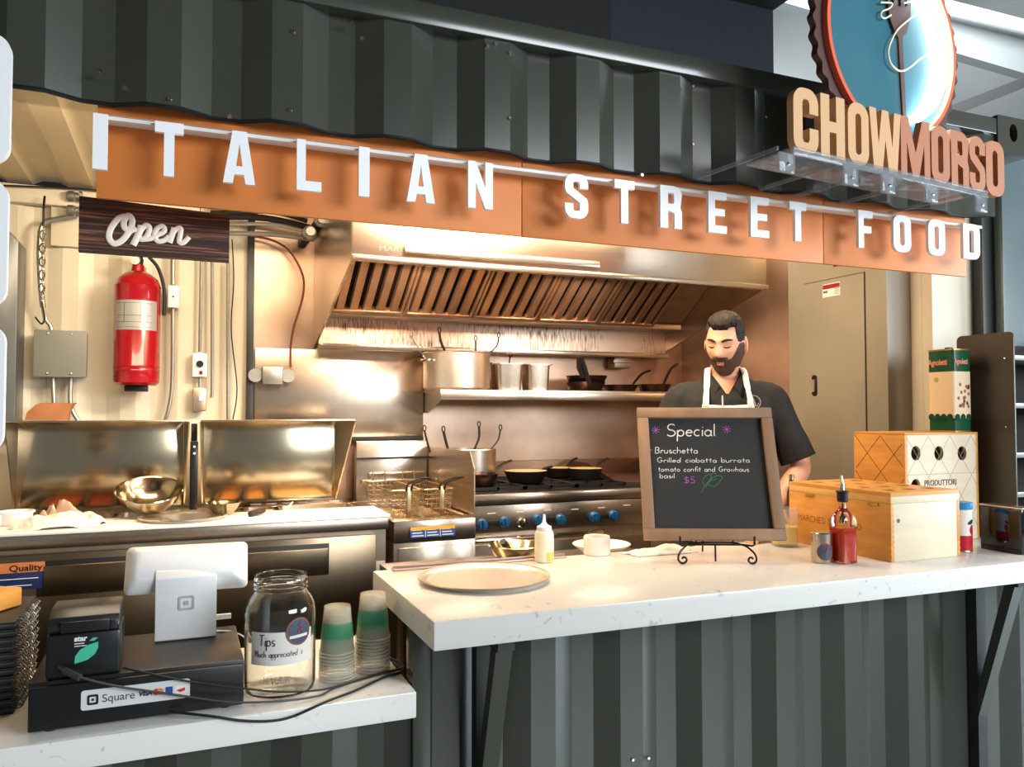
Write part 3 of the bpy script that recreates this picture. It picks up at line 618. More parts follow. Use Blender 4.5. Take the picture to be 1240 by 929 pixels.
MB().box(p0[0], p1[0], 3.172, 3.199, (p0[2] + p1[2])/2 - .018, (p0[2] + p1[2])/2 + .014, .005).build('grab_rail', steel_h, t)
MH = frame((P(459, 302, 3.198)[0], 3.1985, P(459, 303, 3.198)[2]), (1, 0, 0), (0, 0, 1))
text('lettering', 'MART', .030, mat('faint_ink', rgb(120, 116, 110), .6), t, MH, .0004, sx=1.35)
for hx in (1.1, 1.95):
    l = MB().lathe([(0, 0), (.035, 0), (.035, .02), (.05, .03), (.05, .049), (0, .049)], (hx, 3.36, 2.52), 20).build('lamp_socket', galv, t)
    MB().lathe([(0, -.12), (.03, -.11), (.045, -.06), (.04, 0), (0, 0)], (hx, 3.36, 2.519), 20).build('lamp_globe', mat('lamp_globe', rgb(255, 214, 170), .3, emit=3), l)
# steel sheet panel left of the cooking line
a = P(437, 529, 4.18); b = P(512, 440, 4.18)
tag(MB().box(.335, b[0], 4.168, 4.194, a[2], 1.873, .002).build('wall_sheet', steel), 'stainless sheet on the wall ending above the fryer', 'panel')
tag(MB().box(a[0] - .08, b[0], 4.16, 4.194, a[2] - .028, a[2] - .001, .002).build('splash_channel', black_iron), 'black channel under the stainless wall sheet above the fryer', 'channel')
c = P(752, 440, 4.12)
t = thing('outlet_box', 'small steel outlet box under the hood ledge above the black pans', 'electrical box', (c[0], 4.12, c[2]))
MB().box(c[0] - .055, c[0] + .055, 4.10, 4.194, c[2] - .03, 1.8715, .006).build('box', steel_dull, t)
MB().box(c[0] - .065, c[0] + .065, 4.095, 4.0995, c[2] - .0, c[2] + .018, .002).build('lid', steel_dull, t)

# ------------------------------------------------------------------ wall shelf and pots
t = thing('wall_shelf', 'stainless wall shelf carrying pots above the range', 'shelf', (1.95, 4.0, 1.61))
MB().box(1.205, 2.70, 3.85, 4.19, 1.655, 1.665).box(1.205, 2.70, 3.85, 3.858, 1.612, 1.655, .002).build('shelf_board', steel_h, t)
for x in (1.212, 2.69):
    MB().prism([(3.86, 1.612), (3.86, 1.654), (4.19, 1.654), (4.19, 1.545), (4.10, 1.545)], 0, x, x + .006).build('bracket', steel, t)
ZS = 1.6655
def pot_profile(r, h, th=.004): return [(0, 0), (r - .01, 0), (r, .01), (r, h - .006), (r + .006, h - .003), (r + .004, h), (r - th, h), (r - th, .012), (0, .008)]
def utensil(lab, pts, Y, r=.0068, bowl=None, mm=None):
    c = [P(x, y, Y) for x, y in pts]
    t = thing('ladle', lab, 'ladle', c[-1])
    MB().tube(cr(c, 6), r, 8, flat=(Vector((.38, .92, 0)), .5)).build('handle', mm or black_iron, t)
    e = Vector(c[0]); MB().tube([e + Vector((math.cos(a)*.008, 0, math.sin(a)*.014 + .010)) for a in [2*PI*j/12 for j in range(12)]], .003, 6, closed=True).build('hanging_loop', mm or black_iron, t)
    return t
pc = ((P(553, 430, 4.0))[0], 4.0, ZS)
t = thing('stock_pot', 'large wide aluminium pot with ladles on the left of the wall shelf', 'pot', pc)
MB().lathe(pot_profile(.176, .196), pc, 48).build('body', alum, t)
for a in (200, 20):
    a = math.radians(a); d = Vector((math.cos(a), math.sin(a), 0)); s = Vector((-d.y, d.x, 0)); c = Vector(pc) + Vector((0, 0, .15))
    MB().tube(cr([c + d*.176 + s*.04, c + d*.21 + s*.035, c + d*.215 - s*.035, c + d*.176 - s*.04]), .005, 8).build('handle', chrome, t)
utensil('dark ladle handle leaning left out of the wide pot', [(532, 402), (534, 414), (540, 428), (546, 445)], 4.0)
utensil('short reddish ladle handle standing straight in the wide pot', [(576, 412), (576, 425), (575, 445)], 4.02, .0055, mm=mat('rusty_handle', rgb(96, 52, 36), .5))
utensil('thin curved ladle handle leaning right out of the wide pot', [(604, 408), (602, 418), (594, 427), (584, 440)], 4.0, .004)
utensil('pale wire whisk handle at the left rim of the wide pot', [(498, 408), (504, 418), (511, 428), (522, 446)], 3.99, .003, mm=chrome)
for (a, b, Y), lab in (((597, 629, 4.0), 'square steel food container beside the wide pot on the shelf'), ((634, 662, 4.0), 'square steel food container standing further right of the wide pot')):
    x0 = X(a, Y); x1 = X(b, Y); c = ((x0+x1)/2, Y, ZS); hw = (x1-x0)/2
    t = thing('steel_container', lab, 'container', c, 0, 'steel containers on the wall shelf')
    rr = lambda s, z: [(c[0] + u, c[1] + v, ZS + z) for u, v in rrect(-s, s, -s*.9, s*.9, .02)]
    MB().loft([rr(hw*.86, .001), rr(hw*.97, .14), rr(hw*.97 - .004, .14), rr(hw*.84, .006)]).build('body', steel, t)
    MB().loft([rr(hw*.975, .1405), rr(hw*1.12, .1405), rr(hw*1.12, .145), rr(hw*.975, .145)], cap=False).build('rim', steel, t)
utensil('black scoop handle sticking up behind the steel food containers', [(618, 432), (617, 436), (616, 452)], 4.09, .004)
def pan(lab, c, r, h, ang, ln, mm, hm, rise=.07, cat='pan', group=None):
    t = thing('frying_pan', lab, cat, c, 0, group)
    MB().lathe([(0, 0), (r*.74, 0), (r*.8, .006), (r*.97, h*.9), (r, h), (r*.985, h), (r*.78, .008), (0, .006)], c, 36).build('body', mm, t)
    a = math.radians(ang); d = Vector((math.cos(a), math.sin(a), 0)); e = Vector(c) + d*r*.98 + Vector((0, 0, h*.8))
    MB().tube(cr([e, e + d*ln*.25 + Vector((0, 0, rise*.4)), e + d*ln*.6 + Vector((0, 0, rise*.8)), e + d*ln + Vector((0, 0, rise))]), [.007 + .004*min(1, k/6) for k in range(19)], 8, flat=(Vector((0, 0, 1)), .6)).build('handle', hm, t)
    return t
dark_pan = mat('seasoned_pan', rgb(58, 42, 36), .3, .8, .2, 10)
xq = X(708, 4.0)
for k, lab in enumerate(('bottom pan of the stack with upright black handles on the shelf', 'top pan of the stack with upright black handles on the shelf')):
    t = pan(lab, (xq + .012*k, 4.0, ZS + .036*k + .0005), .118, .052, 250, .02, dark_pan, black_plastic, .0, group='frying pans stacked on the wall shelf')
    h = [o for o in COL.objects if o.parent == t and o.name.startswith('handle')][0]
    bpy.data.objects.remove(h); MB().tube([P(714 - 8*k, 466 - 9*k, 3.872), P(709 - 8*k, 450 - 5*k, 3.86), P(704 - 3*k, 434 - k, 3.845)], [.012, .0145, .0145], 10).build('handle', black_plastic, t)
pan('dark pan with a slanting handle right of the upright handles on the shelf', (X(751, 4.02), 4.02, ZS + .0005), .105, .04, 20, .17, dark_pan, black_iron, .10)
pan('dark pan nearest the right end of the wall shelf beside the chef', (X(792, 4.0), 4.0, ZS + .0005), .10, .045, 25, .16, dark_pan, black_iron, .14)

# ------------------------------------------------------------------ range
ZR = 1.168; RX0, RX1 = 1.235, 2.56; RY = 3.5
t = thing('gas_range', 'stainless gas range with blue knobs and a black grate top', 'range', ((RX0+RX1)/2, 3.85, FL))
MB().box(RX0, RX1, RY + .03, 4.16, FL + .1, 1.09, .004).build('body', steel_dull, t)
MB().box(RX0, RX1, RY, 4.16, 1.115, ZR, .008).build('bullnose', steel_h, t)
panm = MB().box(RX0, RX1, RY + .008, RY + .029, .985, 1.112, .002).build('control_panel', steel_h, t)
MB().box(RX0, RX1, 4.161, 4.185, .6, 1.275, .003).build('backsplash', scorched, t)
MB().box(RX0 + .02, RX1 - .02, 3.53, 4.15, ZR + .0005, ZR + .006).build('burner_tray', black_iron, t)
for i in range(3):
    a = RX0 + .03 + i*.28
    q = MB()
    for dx in (0, .135, .268): q.box(a + dx - .006, a + dx + .006, 3.55, 4.12, ZR + .0065, ZR + .026)
    for dy in (3.55, 3.70, 3.83, 3.97, 4.108): q.box(a - .006, a + .274, dy - .0, dy + .012, ZR + .010, ZR + .0255)
    q.build('grate', black_iron, t)
    for yy in (3.69, 3.97): MB().lathe([(0, 0), (.045, 0), (.045, .008), (.03, .012), (0, .012)], (a + .068, yy, ZR + .0065), 16).build('burner', black_iron, t)
# griddle
MB().box(2.10, RX1 - .005, 3.58, 4.14, ZR + .007, ZR + .02).build('griddle_plate', mat('griddle_steel', rgb(96, 78, 66), .35, .8, .2, 6), t)
for x in (2.09, RX1 - .004): MB().prism([(3.58, ZR + .0065), (4.155, ZR + .0065), (4.155, ZR + .10), (3.95, ZR + .10)], 0, x, x + .006).build('griddle_guard', scorched, t)
def knob(x, z, mm, r=.026):
    k = MB().lathe([(0, 0), (r, 0), (r, .008), (r*.82, .012), (r*.78, .03), (0, .03)], (x, RY + .0075, z), 20, mtx=Matrix.Rotation(PI/2, 4, 'X')).build('knob', mm, t)
    MB().box(x - .006, x + .006, RY - .034, RY - .023, z - r*.8, z + r*.8, .002).build('grip', mm, k)
for x, y in ((584, 635), (611, 632), (651, 629), (679, 629), (720, 626), (743, 624)):
    c = P(x, y, RY); knob(c[0], c[2], blue_knob)
for a, b in ((584, 611), (651, 679), (720, 743)):
    c = P(a, 633, RY); d = P(b, 631, RY); MB().box(c[0] + .028, d[0] - .028, RY + .001, RY + .0078, 1.022, 1.042, .001).build('knob_bridge', black_iron, t)
c = P(632, 633, RY); knob(c[0], c[2], chrome, .024)
q = MB()
for a, y in ((596, 622), (631, 620), (664, 618), (697, 617), (729, 615), (760, 612)):
    c = P(a, y, RY); q.box(c[0] - .02, c[0] + .02, RY + .0068, RY + .0078, c[2] - .002, c[2] + .002)
q.build('markings', mat('print_pale', rgb(220, 214, 206), .5), panm)
MB().box(RX0 + .01, RX1 - .35, RY + .012, RY + .029, .34, .93, .004).build('oven_door', steel_h, t)
MB().box(RX1 - .34, RX1 - .01, RY + .012, RY + .029, .34, .93, .004).build('oven_door', steel_h, t)
MB().tube([(RX0 + .01, RY - .012, .957), (1.93, RY - .012, .957)], .011, 10).box(RX0 + .012, RX0 + .03, RY - .01, RY + .029, .945, .968).box(1.90, 1.92, RY - .01, RY + .029, .945, .968).build('door_handle', chrome, t)
for x in (RX0 + .06, RX1 - .06):
    for y in (3.6, 4.08): MB().lathe([(0, 0), (.02, 0), (.025, .1), (0, .1)], (x, y, FL), 12).build('leg', steel, t)
# pots on the range
ZG = ZR + .0265
pc = (1.372, 3.86, ZG)
t = thing('stock_pot', 'pale aluminium pot on the back left burner half hidden by the splash guard', 'pot', pc)
MB().lathe(pot_profile(.128, .17), pc, 40).build('body', alum, t)
utensil('dark ladle handle rising behind the splash guard above the back burner', [(537, 522), (540, 535), (545, 552)], 3.88)
utensil('tall looped ladle handle standing in the pot behind the splash guard', [(580, 516), (580, 530), (575, 543), (570, 556)], 3.86, .006)
utensil('thin curved ladle handle at the right rim of the back burner pot', [(606, 520), (603, 533), (594, 545), (588, 556)], 3.86, .004)
utensil('black ladle handle beside the edge of the steel wall sheet', [(514, 521), (516, 530), (521, 548)], 3.90, .005)
pan('dark saucepan on the front left burner showing an orange sheen', (1.335, 3.64, ZG), .095, .06, 30, .16, dark_pan, black_iron, .06)
oil = mat('hot_oil', rgb(206, 146, 70), .15)
def fill(name, lab, c, r, z, mm): return tag(MB().lathe([(0, 0), (r, 0), (r, .003), (0, .003)], (c[0], c[1], z), 28).build(name, mm), lab, 'food', kind='stuff')
pan('deep black cast iron pan in the middle of the range', (1.628, 3.75, ZG), .112, .058, 25, .10, black_iron, black_iron, .02)
fill('pan_oil', 'golden oil in the middle cast iron pan', (1.628, 3.75), .108, ZG + .0545, oil)
pan('black pan at the back of the range farther from the chef', (1.93, 3.98, ZG), .085, .05, 35, .12, black_iron, black_iron, .05)
fill('pan_butter', 'yellow sauce in the back pan farther from the chef', (1.93, 3.98), .081, ZG + .046, mat('sauce_yellow', rgb(176, 160, 92), .3))
pan('square looking black pan of yellow sauce beside the griddle', (2.0, 3.85, ZG), .09, .05, 40, .13, black_iron, black_iron, .05) if False else pan('black pan of yellow sauce beside the griddle guard', (1.98, 3.765, ZG), .092, .06, 30, .14, black_iron, black_iron, .05)
fill('pan_sauce', 'yellow sauce in the pan beside the griddle guard', (1.98, 3.765), .088, ZG + .056, MAT['sauce_yellow'])

# ------------------------------------------------------------------ fryer
t = thing('deep_fryer', 'stainless deep fryer with two hanging wire baskets', 'fryer', (1.0, 3.7, FL))
FX0, FX1 = .828, 1.195
MB().box(FX0, FX1, 3.30, 4.08, FL + .08, 1.0, .004).build('cabinet', steel, t)
for a in ((FX0, FX1, 3.295, 3.40), (FX0, FX1, 3.98, 4.08), (FX0, FX0 + .03, 3.4, 3.98), (FX1 - .03, FX1, 3.4, 3.98)):
    MB().box(*a, 1.001, 1.092, .005).build('tank_edge', steel, t)
MB().box(FX0 + .031, FX1 - .031, 3.401, 3.979, 1.002, 1.03).build('oil', mat('fryer_oil', rgb(150, 108, 50), .1), t)
MB().box(FX0 + .0, FX1 + .008, 4.081, 4.135, .9, 1.40, .004).build('flue', steel_h, t)
MB().box(FX0 + .0, FX1 + .008, 4.062, 4.0805, 1.31, 1.318).build('flue_seam', black_iron, t)
MB().box(FX0 + .06, FX1 - .02, 4.05, 4.08, 1.222, 1.24, .003).box(FX0 + .02, FX1, 4.04, 4.08, 1.185, 1.205, .002).build('basket_hanger', steel, t)
MB().box(FX0 + .02, FX1 - .02, 3.286, 3.2995, .36, .98, .004).build('door', steel, t)
MB().box(FX0 + .03, FX0 + .11, 3.280, 3.2855, .855, .895, .002).build('badge', black_plastic, t)
a = P(497, 652, 3.283); b = P(551, 636, 3.283); st_b = mat('label_blue', rgb(32, 80, 160), .5); st_y = mat('label_yellow', rgb(226, 170, 40), .5)
s = MB().box(a[0], b[0], 3.2835, 3.2855, a[2], b[2]).build('warning_label', st_b, t)
MB().box(a[0], b[0], 3.2825, 3.2834, b[2] - .013, b[2]).build('yellow_strip', st_y, s)
q = MB(); wd = (b[0] - a[0])/3
for i in range(3):
    for k in range(3): q.box(a[0] + i*wd + .008, a[0] + (i+1)*wd - .008 - .006*k, 3.2828, 3.2834, a[2] + .006 + k*.012, a[2] + .010 + k*.012)
for i in range(2): q.box(a[0] + (i+1)*wd - .001, a[0] + (i+1)*wd + .001, 3.2826, 3.2834, a[2], b[2] - .014)
q.build('label_lines', paper, s)
tag(MB().prism([(3.36, 1.094), (4.12, 1.094), (4.12, 1.372), (3.42, 1.372), (3.36, 1.30)], 0, 1.208, 1.214).build('splash_guard', steel), 'upright steel splash guard between the fryer and the range', 'splash guard')
wire = mat('basket_wire', rgb(186, 166, 130), .3, .9)
def basket(x0, x1, lab, hx):
    t = thing('fryer_basket', lab, 'basket', ((x0+x1)/2, 3.75, 1.05), 0, 'wire baskets hanging in the fryer')
    def ring(s, z, y0=3.50, y1=4.02): return [(x, y, z) for x, y in rrect(x0 + s, x1 - s, y0 + s, y1 - s, .012, 2)]
    q = MB()
    for k in range(7): q.tube(ring(.0022*k, 1.20 - k*.022), .0016 if k else .0035, 5, closed=True)
    for y in [3.52 + .028*i for i in range(18)]:
        q.tube([(x0, y, 1.20), (x0 + .014, y, 1.066), (x1 - .014, y, 1.066), (x1, y, 1.20)], .0014, 5)
    for x in [x0 + .02 + .022*i for i in range(int((x1-x0-.03)/.022) + 1)]:
        q.tube([(x, 3.50, 1.20), (x, 3.514, 1.066), (x, 4.006, 1.066), (x, 4.02, 1.20)], .0014, 5)
    q.build('mesh_cage', wire, t)
    for dx in (.03, -.03): MB().tube(cr([((x0+x1)/2 + dx, 4.0215, 1.19), ((x0+x1)/2 + dx, 4.026, 1.25), ((x0+x1)/2 + dx, 4.034, 1.215)]), .003, 6).build('hook', wire, t)
    MB().box(hx - .011, hx + .011, 3.488, 3.496, 1.07, 1.215, .002).build('handle_plate', wire, t)
    h = MB()
    for dx in (-.012, .012): h.tube(cr([(hx + dx, 3.487, 1.20), (hx + dx, 3.46, 1.23), (hx + dx*1.2, 3.35, 1.255), (hx + dx*1.3, 3.24, 1.275)]), .0045, 6)
    h.tube([(hx - .0156, 3.24, 1.275), (hx + .0156, 3.24, 1.275)], .0045, 6); h.build('handle', black_iron, t)
basket(.862, 1.005, 'wire fryer basket nearer the prep table', .945); basket(1.015, 1.160, 'wire fryer basket nearer the splash guard', 1.10)
# ------------------------------------------------------------------ electrical panel, fridge
ZX = 2.76
t = thing('electrical_panel', 'tall beige electrical cabinet with a closed door on the right wall', 'electrical panel', (2.85, 2.8, 1.0))
MB().box(ZX, XR - .001, 2.505, 3.10, .9, 2.42, .004).build('cabinet', panel_grey, t)
dy0, dy1 = hit(1048, 400, 0, ZX).y, hit(975, 400, 0, ZX).y; dz = hit(1048, 330, 0, ZX).z
d = MB().box(ZX - .007, ZX - .0005, dy0, dy1, .95, dz, .003).build('door', panel_grey, t)
MB().box(ZX - .0004, ZX + .001, dy0 - .004, dy1 + .004, .946, dz + .004).build('door_gap', mat('gap_dark', rgb(50, 46, 38), .7), t)
c = hit(988, 467, 0, ZX); MPn = frame((ZX - .0075, 0, 0), (0, -1, 0), (0, 0, 1))
poly_curve('latch', [rrect(-c.y - .016, -c.y + .016, c.z - .05, c.z + .05, .015)], .004, black_plastic, d, MPn @ Matrix.Translation((0, 0, .0012)))
poly_curve('latch_lever', [rrect(-c.y - .009, -c.y + .009, c.z - .03, c.z + .028, .004)], .008, alum, d, MPn @ Matrix.Translation((0, 0, .008)))
a = hit(998, 361, 0, ZX); b = hit(1019, 341, 0, ZX)
poly_curve('warning_sticker', [rrect(-a.y, -b.y, a.z, b.z, .002)], .001, paper, d, MPn @ Matrix.Translation((0, 0, .001)))
poly_curve('red_band', [rrect(-a.y + .002, -b.y - .002, b.z - .024, b.z - .004, .001)], .001, red_paint, d, MPn @ Matrix.Translation((0, 0, .0021)))
q = MB()
for k in range(5): q.box(ZX - .0105, ZX - .0095, b.y + .006, b.y + .034, a.z + .008 + k*.008, a.z + .010 + k*.008)
q.sphere((ZX - .0095, a.y - .012, a.z + .025), .006, 8); q.sphere((ZX - .0095, a.y - .026, a.z + .025), .006, 8)
q.build('sticker_print', mat('ink_grey', rgb(110, 104, 96), .6), d)
MB().box(ZX - .003, ZX - .0003, 2.70, 2.80, hit(1010, 322, 0, ZX).z - .004, 2.30, .001).build('name_plate', black_plastic, t)
t = thing('wall_cabinet', 'grey steel wall cabinet at the left edge behind the white panels', 'cabinet', (-1.0, 4.1, 1.46))
fx = hit(20, 400, 1, 4.0).x; fzt = hit(20, 292, 1, 4.0).z; fg = mat('cabinet_grey', rgb(120, 122, 122), .35, .6)
MB().prism([(fx - .6, 1.46), (fx, 1.46), (fx, fzt), (fx - .06, fzt + .07), (fx - .6, fzt + .07)], 1, 4.0, 4.19, bev=.004).build('body', fg, t)
MB().box(fx - .59, fx - .07, 3.985, 3.999, 1.48, fzt + .05, .004).build('door', fg, t)

# ------------------------------------------------------------------ refrigerated prep table
TX0, TX1, TY = -.70, .80, 3.29
t = thing('prep_table', 'stainless refrigerated prep table with raised lids and a white cutting board', 'prep table', (-.1, 3.7, FL))
MB().box(TX0, TX1, TY + .03, 4.10, FL + .15, .93, .003).box(TX0, TX1, TY + .03, TY + .05, .931, 1.06).box(TX1 - .02, TX1, TY + .051, 4.10, .931, 1.06).box(TX0, TX1 - .021, 4.08, 4.10, .931, 1.06).build('body', steel_dull, t)
MB().box(TX0, TX1 + .008, TY + .012, TY + .05, 1.062, 1.112, .004).build('front_rail', steel_h, t)
MB().box(TX0, TX1 + .012, TY, 3.60, 1.1125, 1.126, .003).build('cutting_board', mat('cutting_board_white', rgb(246, 240, 228), .4), t)
HY0, HY1 = 3.66, 3.90
for a in ((TX0, TX1, 3.605, HY0, 1.10, 1.110), (TX0, TX1, HY1, 4.10, 1.10, 1.110), (.765, TX1, HY0, HY1, 1.10, 1.110), (.01, .10, HY0, HY1, 1.10, 1.110), (TX0, -.62, HY0, HY1, 1.10, 1.110)):
    MB().box(*a, .002).build('top_deck', steel_mirror, t)
def door(x0, x1, hx0, hx1):
    d = MB().box(x0, x1, TY + .005, TY + .0295, .38, 1.045, .004).build('door', door_steel, t)
    MB().box(hx0, hx1, TY + .003, TY + .0049, .895, 1.020, .002).build('handle_recess', mat('recess_black', rgb(24, 20, 17), .5), d)
    MB().prism([(TY + .0028, .895), (TY - .002, .895), (TY - .002, 1.0), (TY + .0028, 1.003)], 0, hx0 + .022, hx1 - .005, bev=.001).build('pull_plate', door_steel, d)
door(TX0 + .01, .022, -.47, -.02); door(.032, TX1 - .045, .06, .56)
a = P(0, 692, TY + .004); b = P(55, 661, TY + .004)
s = MB().box(b[0] - .22, b[0], TY + .0025, TY + .0045, 1.0 - .075, 1.0 + .02, .0005).build('sticker', mat('sticker_navy', rgb(30, 46, 88), .4), t)
MB().box(b[0] - .22, b[0], TY + .0014, TY + .0024, .985, 1.02).build('orange_strip', mat('sticker_orange', rgb(200, 120, 70), .4), s)
MQ = frame((b[0] - .11, TY + .001, .991), (1, 0, 0), (0, 0, 1))
text('lettering', 'Quality', .030, ink, s, MQ, .0004, sx=1.15, bold=.0006)
q = MB()
for k in range(2): q.box(b[0] - .21, b[0] - .02 - .02*k, TY + .0014, TY + .0024, .962 - .024*k, .9645 - .024*k)
q.build('fine_print', paper, s)
for x in (TX0 + .08, TX1 - .08):
    for y in (3.4, 4.0): MB().lathe([(0, 0), (.03, 0), (.04, .03), (.04, .08), (.02, .10), (.02, .149), (0, .149)], (x, y, FL), 14).build('caster', rubber, t)
def lid(x0, x1, flare):
    l = MB().box(x0 + .02, x1 - .02, 3.955, 3.965, 1.128, 1.515, .002).build('lid', steel_mirror, t)
    MB().prism([(x0 + .02, 3.954), (x1 - .02, 3.954), (x1 + flare, 3.80), (x0 - .0, 3.80)], 2, 1.509, 1.516, bev=.001).build('lid_flange', steel_h, l)
    for s, x in ((-1, x0), (1, x1)):
        w2 = flare if s > 0 else 0
        MB().add([(x - s*.02, 3.954, 1.13), (x - s*.02, 3.954, 1.508), (x + w2, 3.80, 1.508), (x - s*.018, 3.935, 1.13), (x - s*.014, 3.954, 1.13), (x - s*.014, 3.954, 1.508), (x + w2 + s*.005, 3.80, 1.508), (x - s*.012, 3.935, 1.13)], [(0, 1, 2, 3), (4, 7, 6, 5), (0, 4, 5, 1), (1, 5, 6, 2), (2, 6, 7, 3), (3, 7, 4, 0)]).build('lid_side', steel, l)
lid(-.665, .030, 0); lid(.078, .715, .05)
MB().box(.037, .071, 3.86, 3.90, 1.112, 1.42, .003).box(.04, .067, 3.87, 3.895, 1.421, 1.50, .003).build('hinge_post', black_plastic, t)
q = MB()
for z in (1.375, 1.345): q.sphere((.0535, 3.858, z + .02), .009, 8)
q.build('hinge_bolt', chrome, t)
foods = [('tomato_sauce', 'orange red sauce', rgb(176, 84, 38)), ('diced_tomato', 'red diced tomato', rgb(170, 52, 34)), ('grated_cheese', 'pale yellow cheese', rgb(222, 186, 104)), ('greens', 'dark green leaves', rgb(70, 84, 40)), ('cooked_filling', 'orange filling', rgb(212, 140, 62)), ('sliced_pepper', 'amber sliced pepper', rgb(214, 150, 60)), ('pasta', 'pale pasta', rgb(228, 196, 128))]
spots = [(-.61, -.42, 0), (-.41, -.26, 1), (-.25, -.01, 3), (.11, .25, 4), (.26, .40, 5), (.41, .755, 2)]
for (a, b, k) in spots:
    nm, desc, colr = foods[k]
    wh = 'under the left lid' if b < 0 else 'under the right lid'
    c = ((a+b)/2, (HY0+HY1)/2, 1.0)
    u = thing('food_pan', f'steel food pan holding {desc} {wh}', 'food pan', (c[0], c[1], 1.0), 0, 'food pans sunk in the prep table')
    hx, hy = (b-a)/2 - .004, (HY1-HY0)/2 - .004
    rr = lambda sx, sy, z: [(c[0] + x, c[1] + y, z) for x, y in rrect(-sx, sx, -sy, sy, .03)]
    MB().loft([rr(hx*.9, hy*.9, .98), rr(hx - .004, hy - .004, 1.109), rr(hx, hy, 1.112), rr(hx - .008, hy - .008, 1.111), rr(hx*.88, hy*.88, .984)]).build('body', steel, u)
    f = MB()
    n = 12; grid = [[(c[0] + (-1 + 2*i/n)*(hx - .016), c[1] + (-1 + 2*j/n)*(hy - .016), 1.078 + .014*noise.noise(Vector((i*.9 + k*7, j*.9, 0)))) for i in range(n+1)] for j in range(n+1)]
    f.loft(grid, cap=False, closed=False); tag(f.build(nm, mat('food_' + nm, colr, .45, 0, .25, 40, bump=.3), smooth=60), f'{desc} in the steel food pan {wh}', 'food', kind='stuff')
# half-moon slots in the deck behind the pans
for k in range(6):
    c = P(310 + k*19, 604 - .6*k, 3.99)
    MB().lathe([(0, 0), (.026, 0), (.026, .002), (0, .002)], (c[0], 4.0, 1.1105), 20, sy=.55).build('deck_slot', white_plastic, t)
ZT = 1.1265
c = P(181, 620, 3.70); c = (c[0], 3.64, 1.118)
# big bowl leaning in the opening
t = thing('mixing_bowl', 'large polished steel mixing bowl tilted on the prep table', 'bowl', mtx=Matrix.Translation((-.118, 3.62, 1.143)) @ Matrix.Rotation(math.radians(20), 4, 'X'))
MB().lathe([(0, 0), (.04, .003), (.08, .022), (.11, .055), (.124, .09), (.129, .092), (.127, .096), (.119, .091), (.105, .058), (.076, .027), (.04, .008), (0, .006)], (0, 0, .006), 48).build('body', steel_mirror, t, local=True)
c = P(221, 626, 3.47)
t = thing('round_tray', 'flat round pizza tray in front of the tilted mixing bowl', 'tray', (.012, 3.46, ZT))
MB().lathe([(0, .004), (.15, .004), (.158, .012), (.168, .014), (.168, .011), (.16, .009), (.152, 0), (0, 0)], (.012, 3.46, ZT + .0005), 48).build('body', alum, t)
t = thing('small_bowl', 'small shiny steel bowl left of the half moon slots', 'bowl', (.16, 3.63, ZT))
MB().lathe([(0, 0), (.03, 0), (.055, .025), (.072, .05), (.077, .052), (.07, .05), (.052, .027), (.028, .005), (0, .005)], (.165, 3.53, ZT + .0005), 36).build('body', steel_mirror, t)
c = P(306, 622, 3.42)
t = thing('tongs', 'dark handled utensil lying on the white cutting board', 'utensil', (c[0], 3.42, ZT))
MB().tube(cr([(c[0] - .012, 3.41, ZT + .012), (c[0] + .03, 3.45, ZT + .016), (c[0] + .05, 3.47, ZT + .018)]), [.012]*9 + [.012, .011, .010, .009], 8).build('handle', black_plastic, t)
MB().tube([(c[0] + .045, 3.465, ZT + .018), (c[0] + .09, 3.56, ZT + .008)], .004, 8, flat=((0, 0, 1), .4)).build('blade', steel, t)
c1 = P(347, 612, 3.60)
tag(MB().tube([(c1[0] - .01, 3.57, ZT + .006), (c1[0] + .03, 3.70, ZT + .012), (c1[0] + .045, 3.76, ZT + .014)], [.006, .005, .005], 8, flat=((0, 0, 1), .4)).build('spatula', mat('spatula_white', rgb(226, 216, 196), .5)), 'thin pale stick across the front of the yellow food pan', 'spatula')
for (a, lab, hh) in ((22, 'white plastic tub beside the clear bag on the prep table', .052), (-8, 'white plastic tub cut off by the left edge of the picture', .045)):
    x = X(a, 3.5); u = thing('plastic_tub', lab, 'tub', (x, 3.5, ZT), 0, 'white tubs on the prep table')
    MB().lathe([(0, 0), (.05, 0), (.058, hh - .008), (.064, hh - .006), (.064, hh), (.055, hh), (.047, .004), (0, .004)], (x, 3.52, ZT + .0005), 32).build('body', white_plastic, u)
